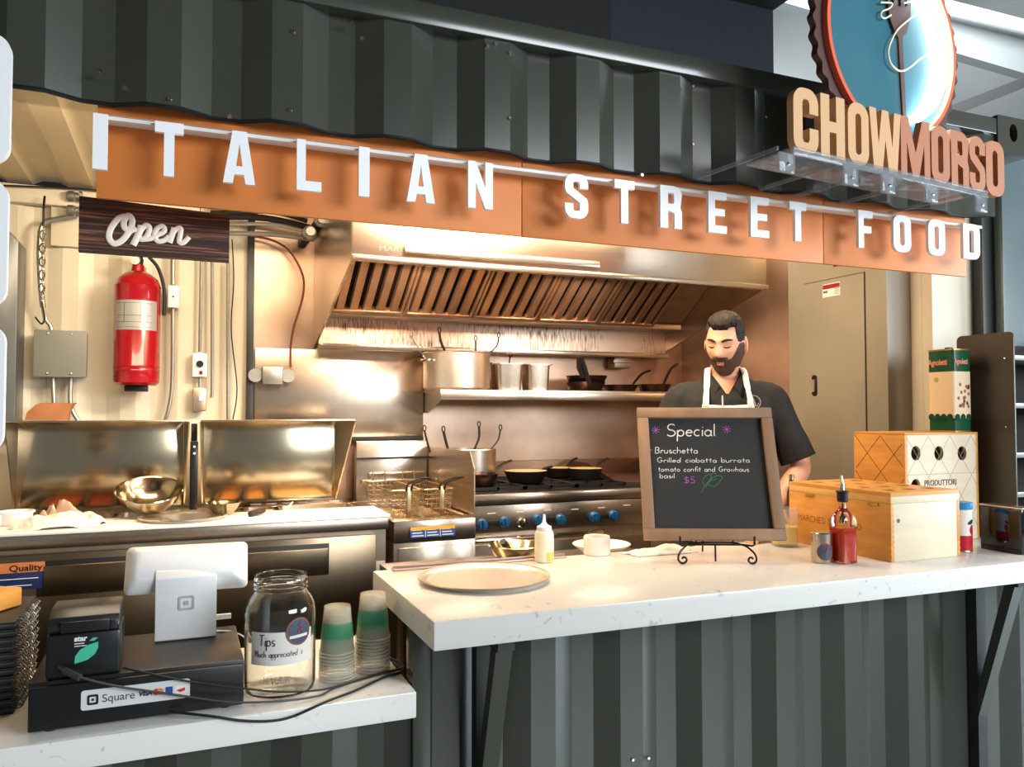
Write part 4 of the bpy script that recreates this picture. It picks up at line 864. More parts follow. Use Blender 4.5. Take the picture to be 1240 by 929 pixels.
def cloth(name, lab, cx, cy, z, rx, ry, h, mm, seed, cat='towel', nn_=34):
    f = MB(); g = []
    for j in range(nn_+1):
        row = []
        for i in range(nn_+1):
            u = -1 + 2*i/nn_; v = -1 + 2*j/nn_; d = max(abs(u), abs(v)); e = max(0, 1 - (u*u*.9 + v*v*.9))
            k = noise.noise(Vector((u*1.3 + seed, v*1.3, seed)))*.22
            zz = h*(e**.55)*(.50 + .55*noise.noise(Vector((u*2.6 + v*1.4 + seed*3, v*1.5 - u*.6, seed))) + .22*noise.noise(Vector((u*5.5 + v*2, v*3, seed*2))))
            row.append((cx + rx*(u + k), cy + ry*(v + k), z + .003 + max(0, zz)))
        g.append(row)
    top = g; bot = [[(x, y, max(z + .0008, zz - .005)) for x, y, zz in r] for r in g]
    n1 = nn_ + 1; vs = [p for r in top for p in r] + [p for r in bot for p in r]; fs = []
    for j in range(nn_):
        for i in range(nn_):
            a = j*n1 + i; fs += [(a, a+1, a+n1+1, a+n1), (n1*n1 + a, n1*n1 + a + n1, n1*n1 + a + n1 + 1, n1*n1 + a + 1)]
    edge = [i for i in range(n1)] + [j*n1 + nn_ for j in range(1, n1)] + [nn_*n1 + i for i in range(nn_-1, -1, -1)] + [j*n1 for j in range(nn_-1, 0, -1)]
    for a, b in zip(edge, edge[1:] + edge[:1]): fs.append((a, n1*n1 + a, n1*n1 + b, b))
    return tag(f.add(vs, fs).build(name, mm, smooth=80), lab, cat)
towel_m = mat('towel_cloth', rgb(228, 216, 200), .9, 0, .06, 60, bump=.2)
cloth('towel', 'crumpled white kitchen towel on the left of the prep table', -.415, 3.41, ZT, .155, .085, .075, towel_m, 3.3)
cloth('plastic_bag', 'clear plastic bag of brown bread behind the crumpled towel', -.43, 3.535, ZT, .08, .035, .105, mat('bag_film', rgb(186, 150, 122), .15, coat=.6), 8.1, 'bag', 26)
q = P(57, 500, 4.03)
t = thing('paper_bag', 'crumpled brown paper bag propped on top of the left lid', 'bag', (q[0], 4.02, 1.515))
def pb(s, z, sh): return [(q[0] + s*x + sh, 4.05 + y, z) for x, y in ((-.085, -.02), (0, -.035), (.08, -.02), (.085, .02), (0, .03), (-.085, .02))]
MB().loft([pb(1.0, 1.5165, 0), pb(.97, 1.55, .005), pb(.86, 1.585, .03), pb(.80, 1.592, .045)]).build('body', mat('kraft_paper', rgb(166, 108, 66), .7, 0, .12, 12, bump=.15), t)

# ------------------------------------------------------------------ things on the low counter
ZL = .8605
t = thing('cash_drawer', 'black cash drawer with a white payment sticker on the low counter', 'cash drawer', (-.08, 2.15, ZL))
DX0, DX1, DY0, DY1, DZ = -.297, .1435, 1.984, 2.318, .974
for x in (DX0 + .04, DX1 - .04):
    for y in (DY0 + .04, DY1 - .04): MB().lathe([(0, 0), (.012, 0), (.012, .0085), (0, .0085)], (x, y, ZL), 12).build('foot', rubber, t)
case_m = mat('drawer_case', rgb(30, 26, 24), .35, 0, .08, 40)
MB().box(DX0, DX1, DY0 + .012, DY1, .8695, DZ, .004).build('case', case_m, t)
fr = MB().box(DX0 + .002, DX1 - .002, DY0, DY0 + .0115, .872, DZ - .008, .003).build('drawer_front', black_plastic, t)
MK = frame((0, DY0 - .0008, 0), (1, 0, 0), (0, 0, 1))
k0 = on_plane(98, 850, MK); k1 = on_plane(230, 832, MK)
ky = (k0[1] + k1[1])/2 ; ky = ky - .0
stk = poly_curve('payment_sticker', [rrect(k0[0], k1[0], ky - .0215, ky + .0215, .006)], .001, mat('sticker_white', rgb(214, 214, 212), .35), fr, MK)
M2 = MK @ Matrix.Translation((0, 0, .0009))
poly_curve('logo_mark', [rrect(k0[0] + .012, k0[0] + .034, ky - .011, ky + .011, .004), rrect(k0[0] + .0165, k0[0] + .0295, ky - .0065, ky + .0065, .002)], .0008, ink, stk, M2)
poly_curve('logo_dot', [rrect(k0[0] + .0205, k0[0] + .0255, ky - .0025, ky + .0025, .0008)], .0008, ink, stk, M2)
text('lettering', 'Square', .024, mat('ink_soft', rgb(70, 70, 72), .6), stk, M2 @ Matrix.Translation((k0[0] + .041, ky - .008, 0)), .0003)
text('visa_lettering', 'VISA', .014, mat('card_blue', rgb(36, 40, 96), .5), stk, M2 @ Matrix.Translation((k0[0] + .1135, ky - .005, 0)), .0003, bold=.0006, shear=.2)
x = k0[0] + .150
poly_curve('card_circle', [circ(x, ky, .007)], .0006, mat('card_red', rgb(214, 40, 36), .5), stk, M2)
poly_curve('card_circle', [circ(x + .008, ky, .007)], .0006, mat('card_orange', rgb(232, 120, 60), .5), stk, M2 @ Matrix.Translation((0, 0, .0003)))
poly_curve('card_blue_mark', [rrect(x + .019, x + .034, ky - .008, ky + .008, .001)], .0006, mat('card_amex', rgb(40, 74, 150), .5), stk, M2)
poly_curve('card_pale_mark', [rrect(x + .039, x + .062, ky - .008, ky + .008, .001)], .0006, paper, stk, M2)
poly_curve('card_red_mark', [[(x + .041, ky - .002), (x + .060, ky + .003), (x + .060, ky - .004), (x + .050, ky - .007)]], .0006, MAT['card_red'], stk, M2 @ Matrix.Translation((0, 0, .0004)))
# receipt printer
t = thing('receipt_printer', 'black receipt printer with a green leaf sticker on the cash drawer', 'printer', (-.19, 2.07, DZ))
PZ = DZ + .0005
px0, px1, py0, py1 = -.266, -.120, 2.0, 2.145
pm = mat('printer_black', rgb(24, 25, 26), .3)
bd = MB().box(px0, px1, py0, py1, PZ, PZ + .095, .006).build('body', pm, t)
MB().prism([(py0 + .01, PZ + .0955), (py0 + .002, PZ + .105), (py0 + .012, PZ + .128), (py0 + .05, PZ + .142), (py1 - .01, PZ + .142), (py1 - .002, PZ + .0955)], 0, px0 + .003, px1 - .003, bev=.003).build('paper_cover', mat('printer_grey', rgb(38, 40, 40), .3), t)
MB().box(px0 + .028, px1 - .022, py0 - .004, py0 + .001, PZ + .098, PZ + .122, .002).build('tear_bar', pm, t)
MB().box(px1 - .022, px1 - .006, py0 - .003, py0 + .002, PZ + .098, PZ + .120, .003).build('release_lever', mat('printer_grey', rgb(38, 40, 40)), t)
ML = frame((0, py0 - .0006, 0), (1, 0, 0), (0, 0, 1))
leaf = [on_plane(x, y, ML) for x, y in ((90, 804), (91, 795), (97, 787), (107, 781), (119, 777), (119, 784), (115, 792), (106, 799), (97, 802))]
st = poly_curve('leaf_sticker', [leaf], .001, mat('leaf_green', rgb(70, 186, 152), .4), bd, ML)
poly_curve('small_leaf', [[on_plane(x, y, ML) for x, y in ((108, 776), (113, 772), (119, 772), (114, 776))]], .001, MAT['leaf_green'], bd, ML)
lx, ly = on_plane(90, 777, ML)
text('lettering', 'star', .016, paper, bd, ML @ Matrix.Translation((lx, ly, .0004)), .0003, bold=.0007)
q = MB()
for k, wd in ((0, .028), (1, .034)):
    a = on_plane(90, 780 + k*3, ML); q.box(a[0], a[0] + wd*.7, py0 - .0014, py0 - .0004, a[1] - .001, a[1] + .0008)
q.build('fine_print', paper, bd)
# tablet stand
t = thing('tablet_stand', 'white tablet stand with a square logo seen from behind on the cash drawer', 'tablet stand', (.017, 2.24, DZ))
MT2 = Matrix.Translation((.017, 2.215, 0))
x0, x1 = -.0725, .0725
MB().prism([(0.0, PZ + .004), (-.006, PZ + .10), (-.002, PZ + .158), (.012, PZ + .176), (.03, PZ + .18), (.03, PZ + .172), (.016, PZ + .168), (.006, PZ + .154), (.004, PZ + .10), (.012, PZ + .012), (.05, PZ + .008), (.09, PZ + .008), (.09, PZ + .002), (.006, PZ + .0)], 0, x0, x1, MT2, bev=.0012).build('stand', white_plastic, t)
MB().lathe([(0, 0), (.06, 0), (.06, .006), (0, .006)], (.017, 2.28, DZ + .0085), 32).build('swivel_base', black_plastic, t)
tb = Matrix.Translation((.017, 2.215, PZ + .157)) @ Matrix.Rotation(math.radians(-3), 4, 'Z') @ Matrix.Rotation(math.radians(-28), 4, 'X') @ Matrix.Translation((0, .034, .04))
rr = lambda sx, sz, y: [tuple(tb @ Vector((u, y, v))) for u, v in rrect(-sx, sx, -sz, sz, .014, 5)]
MB().loft([rr(.118, .034, -.032), rr(.126, .042, -.028), rr(.146, .060, -.002), rr(.149, .063, .008), rr(.147, .061, .012)]).build('tablet_shell', white_plastic, t)
MB().loft([rr(.140, .055, .0125), rr(.140, .055, .0145)]).build('screen', black_gloss, t)
ML2 = frame((.017, 2.215 - .0072, 0), (1, 0, 0), (0, 0, 1)); cxx, cyy = 0, PZ + .095
gm = mat('logo_grey', rgb(182, 178, 182), .4)
poly_curve('logo_mark', [rrect(-.019, .019, cyy - .018, cyy + .018, .006), rrect(-.0135, .0135, cyy - .0125, cyy + .0125, .003)], .0008, gm, t, ML2 @ Matrix.Translation((0, 0, -.0002)))
poly_curve('logo_dot', [rrect(-.006, .006, cyy - .0055, cyy + .0055, .002)], .0008, gm, t, ML2 @ Matrix.Translation((0, 0, -.0002)))
c = P(271, 747, 2.27)
tag(MB().box(.017 + .0735, .017 + .112, 2.27, 2.278, c[2] - .007, c[2] + .007, .002).build('card_reader', white_plastic), 'small white tab sticking out right of the tablet stand', 'card reader')
def cable(lab, pts, r, mm):
    return tag(MB().tube(cr(pts, 6), r, 8).build('cable', mm), lab, 'cable')
cable('thin white cable curving from the tablet stand behind the tips jar', [P(262, 764, 2.26), P(280, 765, 2.26), P(293, 770, 2.24), P(301, 777, 2.24), (.19, 2.27, .93), (.20, 2.30, .90), (.21, 2.31, .868)], .0022, white_plastic)
def oz(x, y, z=ZL): p = hit(x, y, 2, z); return (p.x, p.y, z)
e = [(.49, 2.125, ZL + .008), (.545, 2.16, ZL + .008)]
cable('grey cable with a thick plug running from the printer across the payment sticker', [P(71, 808, 1.992), P(90, 818, 1.972), P(133, 829.6, 1.966), P(180, 837, 1.966), P(229, 844, 1.966), P(266, 849, 1.963), P(296, 851, 1.96), P(345, 848.5, 1.968), oz(385, 843, ZL + .005), oz(405, 834, ZL + .005), oz(454, 817, ZL + .005), oz(486, 809, ZL + .005), (.546, 2.185, ZL + .005)], .0028, mat('cable_grey', rgb(58, 56, 54), .5))
MB().tube([P(78, 812, 1.989), P(97, 821, 1.969)], .0075, 10).build('plug', MAT['cable_grey'], None) ; pl = [o for o in COL.objects if o.name.startswith('plug')][0]
pl.parent = [o for o in COL.objects if o.name.startswith('cable') and o.get('label', '').startswith('grey cable')][0]
cable('thin black cable above the grey cable on the cash drawer front', [P(150, 809, 1.995), P(173, 814, 1.974), P(233, 826, 1.972), P(296, 834, 1.970), P(340, 838, 1.985), oz(385, 836, ZL + .012), oz(417, 829, ZL + .012), oz(455, 818, ZL + .011), oz(489, 808, ZL + .0105), (.546, 2.20, ZL + .0105)], .0024, rubber)
cable('black cable hanging over the front edge of the low counter', [P(205, 862, 1.975), P(233, 865, 1.955), P(260, 868, 1.94), P(295, 873, 1.937), P(330, 873, 1.937), P(357, 867, 1.94), oz(395, 850, ZL + .0045), oz(429, 837, ZL + .0045), oz(466, 820, ZL + .0045), oz(487, 813, ZL + .0045), (.546, 2.165, ZL + .0045)], .0032, rubber)
# tips jar
JX, JY = .236, 2.088
t = thing('tips_jar', 'large glass jar with a handwritten Tips note on the low counter', 'jar', (JX, JY, ZL))
jr = .086
op = [(0, 0), (.07, 0), (.083, .008), (jr, .022), (jr, .20), (.083, .215), (.074, .232), (.064, .244), (.062, .250), (.066, .254), (.063, .259), (.066, .264), (.063, .270), (.065, .276), (.063, .282), (.064, .287)]
ip = [(r - .004, z) for r, z in reversed(op[6:])] + [(.079, .214), (jr - .004, .2), (jr - .004, .024), (.078, .012), (.066, .006), (0, .006)]
MB().lathe(op + ip, (JX, JY, ZL), 64).build('glass_body', glass, t)
def wrap(x, z, off=.0008): a = -PI/2 + x/(jr + off); return Vector((JX + (jr + off)*math.cos(a), JY + (jr + off)*math.sin(a), ZL + z))
A0 = -.048
class CurvedM:
    """lets the handwriting follow the jar's round side"""
    def __init__(s, off): s.off = off
    def __matmul__(s, v): return wrap(v.x, v.y, s.off)
    @property
    def col(s): return [None, None, Matrix.Identity(4).col[1]]
CM = CurvedM(.0014)
def hand_c(s, x, y, h, r):
    q = MB()
    for chh in s:
        wd, stt = HW[chh]
        for pl in stt:
            q.tube([wrap(x + (u*.85 + .06*v)*h, y + v*h, .0014) for u, v in pl], r, 5)
        x += wd*h*.98
    return q
def jx(px_, py_):
    """position on the jar front of a photo point: (arc offset, height)"""
    d = ray(px_, py_); c = Vector((JX, JY)); o2 = Vector((0, 0)); dd = Vector((d.x, d.y)); f = o2 - c
    A = dd.dot(dd); B = 2*f.dot(dd); Cc = f.dot(f) - jr*jr; tt = (-B - math.sqrt(max(0, B*B - 4*A*Cc)))/(2*A)
    p = CAM + d*tt; return (math.atan2(p.y - JY, p.x - JX) + PI/2)*jr, p.z - ZL
n0 = jx(304.5, 790); n1 = jx(376, 790); zt = jx(341, 766)[1]; zb_ = jx(341, 806)[1]
nt_ = MB(); nt_.loft([[wrap(n0[0] + (n1[0] - n0[0])*i/24, z) for i in range(25)] for z in (zb_, zt)], cap=False, closed=False)
note = nt_.build('note', paper, t)
a = jx(314, 782); hand_c('Tips', a[0], a[1], .026, .0012).build('tips_writing', ink, note)
a = jx(309, 795); hand_c('Much appreciated :)', a[0], a[1], .0150, .0007).build('small_writing', ink, note)
a = jx(362, 764)
def disc_c(cx, cy, r0, off, r1=0): 
    q = MB(); n = 28
    if r1: q.loft([[wrap(cx + r*math.cos(2*PI*i/n), cy + r*math.sin(2*PI*i/n), off) for i in range(n)] for r in (r0, r1)], cap=False)
    else:
        q.loft([[wrap(cx + r*math.cos(2*PI*i/n), cy + r*math.sin(2*PI*i/n), off) for i in range(n)] for r in (r0, r0*.66, r0*.33, .0005)], cap=False)
    return q
em_blue = mat('emblem_blue', rgb(70, 80, 100), .5); em_red = mat('emblem_red', rgb(150, 78, 66), .5)
sk = disc_c(a[0], a[1], .031, .0020).build('round_sticker', em_blue, t)
disc_c(a[0], a[1], .033, .0026, .0295).build('sticker_rim', em_red, sk)
q = MB(); q.tube([wrap(a[0] + u, a[1] + v, .003) for u, v in ((-.004, -.004), (.0, .004), (.004, .010), (.0, .016), (.006, .022))], .0014, 5); q.tube([wrap(a[0] + u, a[1] + v, .003) for u, v in ((.008, -.004), (.005, .004), (.010, .012))], .0012, 5); q.build('sticker_mark', em_red, sk)
q = MB(); q.loft([[wrap(a[0] - .024 + .048*i/8, a[1] + zz + .002*i/8, .0028) for i in range(9)] for zz in (-.016, -.009)], cap=False, closed=False); q.build('sticker_band', paper, sk)
# raised MASON lettering on the glass
ms = {'M': [[(0,0),(.04,1),(.3,.4),(.56,1),(.6,0)]], 'A': [[(0,0),(.28,1),(.56,0)], [(.1,.36),(.46,.36)]], 'S': HW['S'][1], 'O': [arc(.28,.5,.28,.5,90,450)], 'N': [[(0,0),(0,1),(.5,0),(.5,1)]]}
q = MB(); a = jx(319, 829); x = a[0]
for chh in 'MASON':
    for pl in ms[chh]: q.tube([wrap(x + u*.016, a[1] + v*.016, .0004) for u, v in pl], .0011, 5)
    x += .0135
q.build('mason_lettering', glass, t)
# nested plastic cups, upside down
cup_m = mat('cup_plastic', rgb(236, 230, 204), .2, alpha=.22); cup_g = mat('cup_green', rgb(64, 176, 128), .35, alpha=.55); cup_l = mat('cup_rim', rgb(240, 236, 222), .2, alpha=.5)
CH, RT, RB = .118, .034, .0455
def make_cup(loc, label, group):
    t = thing('plastic_cup', label, 'cup', loc, 0, group)
    rad = lambda z: RB + (RT - RB)*z/CH
    MB().lathe([(rad(.004), .004), (rad(.05), .05), (rad(CH), CH), (rad(CH) - .006, CH - .0), (0, CH - .003)], (0, 0, 0), 36).build('wall', cup_m, t, local=True)
    MB().lathe([(rad(.04) + .0003, .04), (rad(.078) + .0003, .078)], (0, 0, 0), 36).build('green_band', cup_g, t, local=True)
    MB().tube([(rad(0)*math.cos(2*PI*j/36), rad(0)*math.sin(2*PI*j/36), .003) for j in range(36)], .0022, 6, closed=True).build('lip', cup_l, t, local=True)
    return t
proto = None
for si, (sx, sy, n, wh) in enumerate(((.383, 2.118, 9, 'shorter stack beside the tips jar'), (.484, 2.150, 11, 'taller stack by the upper counter'))):
    for k in range(n):
        pos = 'topmost' if k == n-1 else 'lowest' if k == 0 else None
        lab = f'{pos} clear green banded cup of the {wh}' if pos else f'clear green banded cup nested within the {wh}'
        g = 'cups in the ' + wh
        loc = (sx, sy, ZL + .0025 + k*.0085)
        if proto is None: proto = make_cup(loc, lab, g)
        else: copy_tree(proto, loc, 0, lab, g)
# stack of spiral bound menus with a wooden block
mproto = None
cover_m = mat('menu_cover', rgb(26, 25, 25), .4)
for k in range(12):
    loc = (-.50, 2.30, ZL + k*.0177)
    lab = ('topmost' if k == 11 else 'lowest' if k == 0 else None)
    lab = f'{lab} black spiral bound menu of the stack left of the cash drawer' if lab else 'black spiral bound menu within the stack left of the cash drawer'
    if mproto is None:
        mproto = thing('menu', lab, 'menu', loc, 0, 'black menus stacked left of the cash drawer')
        MB().box(-.17, .150, -.14, .14, .0, .006, .001).build('back_cover', cover_m, mproto, local=True)
        MB().box(-.168, .148, -.138, .138, .0062, .0100).build('pages', mat('menu_pages', rgb(96, 92, 86), .7), mproto, local=True)
        MB().box(-.17, .150, -.14, .14, .0102, .016, .001).build('front_cover', cover_m, mproto, local=True)
        q = MB(); q.tube([(.154 + .010*math.cos(a), -.12 + .021*a/(2*PI), .0085 + .0082*math.sin(a)) for a in [2*PI*i/10 for i in range(111)]], .0016, 5)
        q.build('spiral_binding', galv, mproto, local=True)
    else: copy_tree(mproto, (loc[0] + random.uniform(-.004, .004), loc[1] + random.uniform(-.004, .004), loc[2]), random.uniform(-.012, .012), lab, 'black menus stacked left of the cash drawer')
t = thing('wooden_block', 'pale wooden board lying on top of the black menus', 'board', (-.545, 2.30, ZL + .213))
MB().box(-.14, .14, -.12, .12, .0, .045, .004, Matrix.Translation((-.545, 2.30, ZL + .2128)) @ Matrix.Rotation(math.radians(-32), 4, 'Z')).build('board', pine, t)
# ------------------------------------------------------------------ things on the upper counter
ZU = 1.0705
def uz(x, y): return oz(x, y, ZU)
c = (.812, 2.172)
t = thing('pizza_pan', 'shiny round pizza pan lying flat on the upper counter', 'pan', (*c, ZU))
MB().lathe([(0, .004), (.165, .004), (.175, .013), (.190, .015), (.190, .0115), (.177, .0095), (.168, 0), (0, 0)], (*c, ZU), 64).build('body', alum, t)
MB().lathe([(.19, .0155), (.1915, .0135), (.19, .0112)], (*c, ZU), 64).build('rim', alum, t)
t = thing('wrap_cutter', 'long clear plastic strip along the back edge of the upper counter', 'strip', (.88, 2.40, ZU))
MB().box(.60, 1.185, 2.385, 2.42, ZU, ZU + .006, .002).build('base', mat('strip_plastic', rgb(196, 176, 164), .15, alpha=.75), t)
MB().box(.602, 1.183, 2.396, 2.404, ZU + .0065, ZU + .014, .002).build('ridge', mat('strip_ridge', rgb(150, 128, 120), .2), t)
# prep shelf behind the upper counter
t = thing('work_shelf', 'steel work shelf behind the upper counter', 'shelf', (1.5, 2.5, FL))
MB().box(.62, 1.56, 2.432, 2.66, 1.022, 1.045, .003).build('top', steel_h, t)
for x in (.66, 1.52):
    MB().box(x - .015, x + .015, 2.44, 2.47, FL, 1.0215).build('leg', steel, t); MB().box(x - .015, x + .015, 2.64, 2.67, FL, 1.0215).build('leg', steel, t)
ZWK = 1.0455
c = (1.065, 2.54, ZWK)
t = thing('glass_bowl', 'shallow shiny bowl holding a scoop behind the clear strip', 'bowl', c)
MB().lathe([(0, 0), (.05, 0), (.075, .02), (.092, .052), (.096, .053), (.092, .056), (.088, .053), (.071, .023), (.048, .005), (0, .005)], c, 40).build('body', steel_mirror, t)
t = thing('scoop', 'black scoop handle resting in the shallow bowl', 'scoop', (c[0] - .04, c[1], ZWK + .02))
MB().tube([(c[0] - .01, c[1] + .01, ZWK + .022), (c[0] - .055, c[1] - .02, ZWK + .07)], .012, 10).build('handle', black_plastic, t)
MB().sphere((c[0] + .012, c[1] + .015, ZWK + .030), .020, 12, (1, 1, .6)).build('cup', steel, t)
c = (1.128, 2.40, ZU)
c = (hit(658, 673, 2, ZU).x, 2.455, ZWK)
c = (1.115, 2.36, ZU)
k = P(659, 673, 2.36); c = (k[0], 2.36, ZU)
t = thing('squeeze_bottle', 'white squeeze bottle with a pointed nozzle by the clear strip', 'bottle', c)
sq_m = mat('squeeze_plastic', rgb(244, 236, 206), .35)
MB().lathe([(0, 0), (.028, 0), (.031, .006), (.031, .088), (.027, .098), (.022, .101), (0, .101)], c, 32).build('body', sq_m, t)
MB().lathe([(0, .1015), (.024, .1015), (.024, .113), (.012, .119), (.006, .127), (.0035, .152), (0, .152)], c, 24).build('nozzle', white_plastic, t)
q = MB(); A_ = [math.radians(-100 + 8*i) for i in range(9)]
q.loft([[(c[0] + .0314*math.cos(a), c[1] + .0314*math.sin(a), c[2] + z) for a in A_] for z in (.004, .034)], cap=False, closed=False); q.build('tape_label', mat('tape_yellow', rgb(226, 196, 104), .6), t)
def plate(lab, c, r, mm, group=None, h=.02):
    t = thing('plate', lab, 'plate', c, 0, group)
    MB().lathe([(0, 0), (r*.55, 0), (r*.62, .004), (r*.97, h*.9), (r, h), (r*.98, h*1.05), (r*.62, .009), (r*.5, .006), (0, .006)], c, 44).build('body', mm, t); return t
c = (1.40, 2.54, ZWK); plate('white plate behind the white ramekin', c, .105, white_ceramic, h=.035)
c = uz(718, 670); c = (c[0] + .004, c[1] - .02, ZU)
t = thing('ramekin', 'plain white ramekin on the upper counter left of the chalkboard', 'ramekin', c)
MB().lathe([(0, 0), (.044, 0), (.046, .004), (.045, .058), (.043, .062), (.040, .060), (.040, .01), (0, .008)], c, 40).build('body', white_ceramic, t)
cloth('towel', 'white folded towel on the upper counter beside the chalkboard', 1.52, 2.35, ZU, .125, .042, .034, mat('towel_white', rgb(240, 232, 220), .9, bump=.2, var=.03, scale=40), 5.7)
# chalkboard on wire easel
BY = math.radians(-23.5); TL = math.radians(20)
bx, by, bz = 1.592, 2.135, 1.141
ux = Vector((math.cos(BY), math.sin(BY), 0)); back = Vector((-math.sin(BY), math.cos(BY), 0)); uz_ = (Vector((0, 0, math.cos(TL))) + back*math.sin(TL))
MBd = frame((bx, by, bz), ux, uz_)
t = thing('chalkboard', 'wood framed chalkboard with the handwritten daily special standing on a wire easel', 'chalkboard', mtx=MBd)
BW, BH, FW_ = .456, .452, .036
inn = lambda e: rrect(-BW/2 + FW_ + e, BW/2 - FW_ - e, FW_ + e, BH - FW_ - e, .001)
def piece(a, b, c_, d): return MB().box(a, b, c_, d, -.010, .012, .002, MBd)
for a in ((-BW/2, BW/2, 0, FW_), (-BW/2, BW/2, BH - FW_, BH), (-BW/2, -BW/2 + FW_, FW_ + .0002, BH - FW_ - .0002), (BW/2 - FW_, BW/2, FW_ + .0002, BH - FW_ - .0002)):
    piece(*a).build('frame_rail', wood_frame, t)
MB().box(-BW/2 + FW_ - .004, BW/2 - FW_ + .004, FW_ - .004, BH - FW_ + .004, -.009, -.004, 0, MBd).build('slate', board_black, t)
MW = MBd @ Matrix.Translation((0, 0, -.0036)); 
def bp(x, y): return on_plane(x, y, MW)
def wr(s, x, y, h, r, x1, mm, name):
    a = bp(x, y); b = bp(x1, y); q = MB(); w0 = sum(HW[k][0] for k in s)*1.12*h
    sqz = (b[0]-a[0])/w0; hand(q, s, a[0], a[1], h, r, MW, .10, sqz); q.build(name, mm, t)
wr('Special', 807, 528, .043, .0018, 868, chalk_w, 'chalk_heading')
wr('Bruschetta', 793, 549, .0215, .0011, 846, chalk_w, 'chalk_line')
wr('Grilled ciabatta burrata', 796, 560, .0165, .0009, 909, chalk_w, 'chalk_line')
wr('tomato confit and Growhaus', 797, 571, .0165, .0009, 908, chalk_w, 'chalk_line')
wr('basil', 799, 579, .0165, .0009, 818, chalk_w, 'chalk_line')
wr('$5', 828, 585, .021, .0011, 843, chalk_p, 'chalk_price')
for cx_, cy_ in ((794, 521), (880, 520)):
    a = bp(cx_, cy_); q = MB()
    for k in range(4):
        an = math.radians(8 + 45*k); d = Vector((math.cos(an), math.sin(an)))*.0145
        q.tube([MW @ Vector((a[0] - d.x, a[1] - d.y, 0)), MW @ Vector((a[0] + d.x, a[1] + d.y, 0))], .0010, 5, flat=(MW.col[2].xyz, .35))
    q.build('chalk_star', chalk_p, t)
a = bp(788, 545); MB().lathe([(0, 0), (.0035, 0), (.003, .0008), (0, .0008)], (0, 0, 0), 12, mtx=MW @ Matrix.Translation((*a, 0))).build('chalk_dot', chalk_p, t)
q = MB()
for pl in ([(849, 597), (853, 590), (858, 583), (862, 578)], [(853, 588), (851, 582), (855, 576), (861, 575), (860, 582), (855, 587)], [(858, 583), (866, 577), (874, 577), (872, 583), (865, 589), (858, 587), (854, 590)], [(861, 575), (866, 573), (868, 577)], [(856, 586), (862, 582), (868, 580)]):
    q.tube(cr([MW @ Vector((*bp(x, y), 0)) for x, y in pl], 5), .0009, 5, flat=(MW.col[2].xyz, .35))
q.build('chalk_leaf', chalk_g, t)
t = thing('easel', 'black wire tabletop easel with scrolled feet under the chalkboard', 'easel', (bx, by, ZU))
em = mat('easel_iron', rgb(38, 30, 26), .4, .6)
ME = frame((bx, by, 0), ux, (0, 0, 1))                     # x along, y = height, z towards the viewer
def ep(x, zz, o=0): return ME @ Vector((x, zz, o))
for s in (-1, 1):
    sc_ = [(s*.085, 1.128, .0), (s*.100, 1.122, .012), (s*.118, 1.105, .024), (s*.124, 1.088, .03), (s*.118, 1.076, .032), (s*.106, 1.0745, .032), (s*.098, 1.082, .032), (s*.101, 1.091, .032), (s*.109, 1.092, .032), (s*.112, 1.087, .032)]
    MB().tube(cr([ep(*p) for p in sc_], 5), .0034, 8).build('scroll_foot', em, t)
    MB().tube([ep(s*.118, 1.158, .030), ep(s*.118, 1.132, .030), ep(s*.112, 1.128, .026), ep(s*.085, 1.1275, .0), ep(0, 1.1275, .0)], .0034, 8).build('ledge_hook', em, t)
MB().tube(cr([ep(-.088, 1.126, -.002), ep(-.06, 1.133, -.004), ep(0, 1.134, -.004), ep(.06, 1.133, -.004), ep(.088, 1.126, -.002)], 5), .003, 8).build('cross_wire', em, t)
for s in (-1, 1): MB().tube([ep(s*.06, 1.13, -.006), ep(s*.03, 1.40, -.118)], .003, 8).build('back_wire', em, t)
MB().tube([ep(0, 1.40, -.121), ep(0, 1.15, -.17), ep(0, 1.0735, -.185)], .003, 8).build('prop_leg', em, t)
MB().tube([ep(0, 1.128, .002), ep(0, 1.0745, .004)], .003, 8).build('middle_leg', em, t)
MB().tube([ep(-.03, 1.40, -.1185), ep(.03, 1.40, -.1185)], .003, 8).build('top_wire', em, t)
# wine crates
def crate_box(t, x0, x1, y0, y1, z0, z1, side_m, front_m):
    th = .012
    MB().box(x0, x0 + th, y0, y1, z0, z1, .001).build('long_side', side_m, t); MB().box(x1 - th, x1, y0, y1, z0, z1, .001).build('long_side', side_m, t)
    MB().box(x0 + th + .0003, x1 - th - .0003, y0, y0 + th, z0, z1, .001).build('end_panel', front_m, t); MB().box(x0 + th + .0003, x1 - th - .0003, y1 - th, y1, z0, z1, .001).build('end_panel', front_m, t)
    MB().box(x0 + th, x1 - th, y0 + th, y1 - th, z0, z0 + .01).build('bottom', side_m, t)
CX0, CX1, CY0, CY1, CZ = 2.113, 2.424, 1.915, 2.380, 1.293
t = thing('wine_crate', 'honey coloured wooden wine crate with holes in its lid in the front of the stack', 'crate', ((CX0+CX1)/2, (CY0+CY1)/2, ZU))
crate_box(t, CX0, CX1, CY0, CY1, ZU, CZ - .036, pine, pine_daylit)
poly_curve('lid', [rrect(CX0, CX1, CY0, CY1, .002)] + [circ(CX0 + .07 + .092*i, CY0 + .075 + .105*j, .024, n=24) for i in range(3) for j in range(4)], .012, pine, t, Matrix.Translation((0, 0, CZ - .006)))
MB().box(CX0, CX0 + .012, CY0, CY1, CZ - .0355, CZ - .0125, .001).build('lid_side', mat('pine_light', rgb(224, 176, 102), .45, 0, .1, 7, (.5, 1, 5)), t)
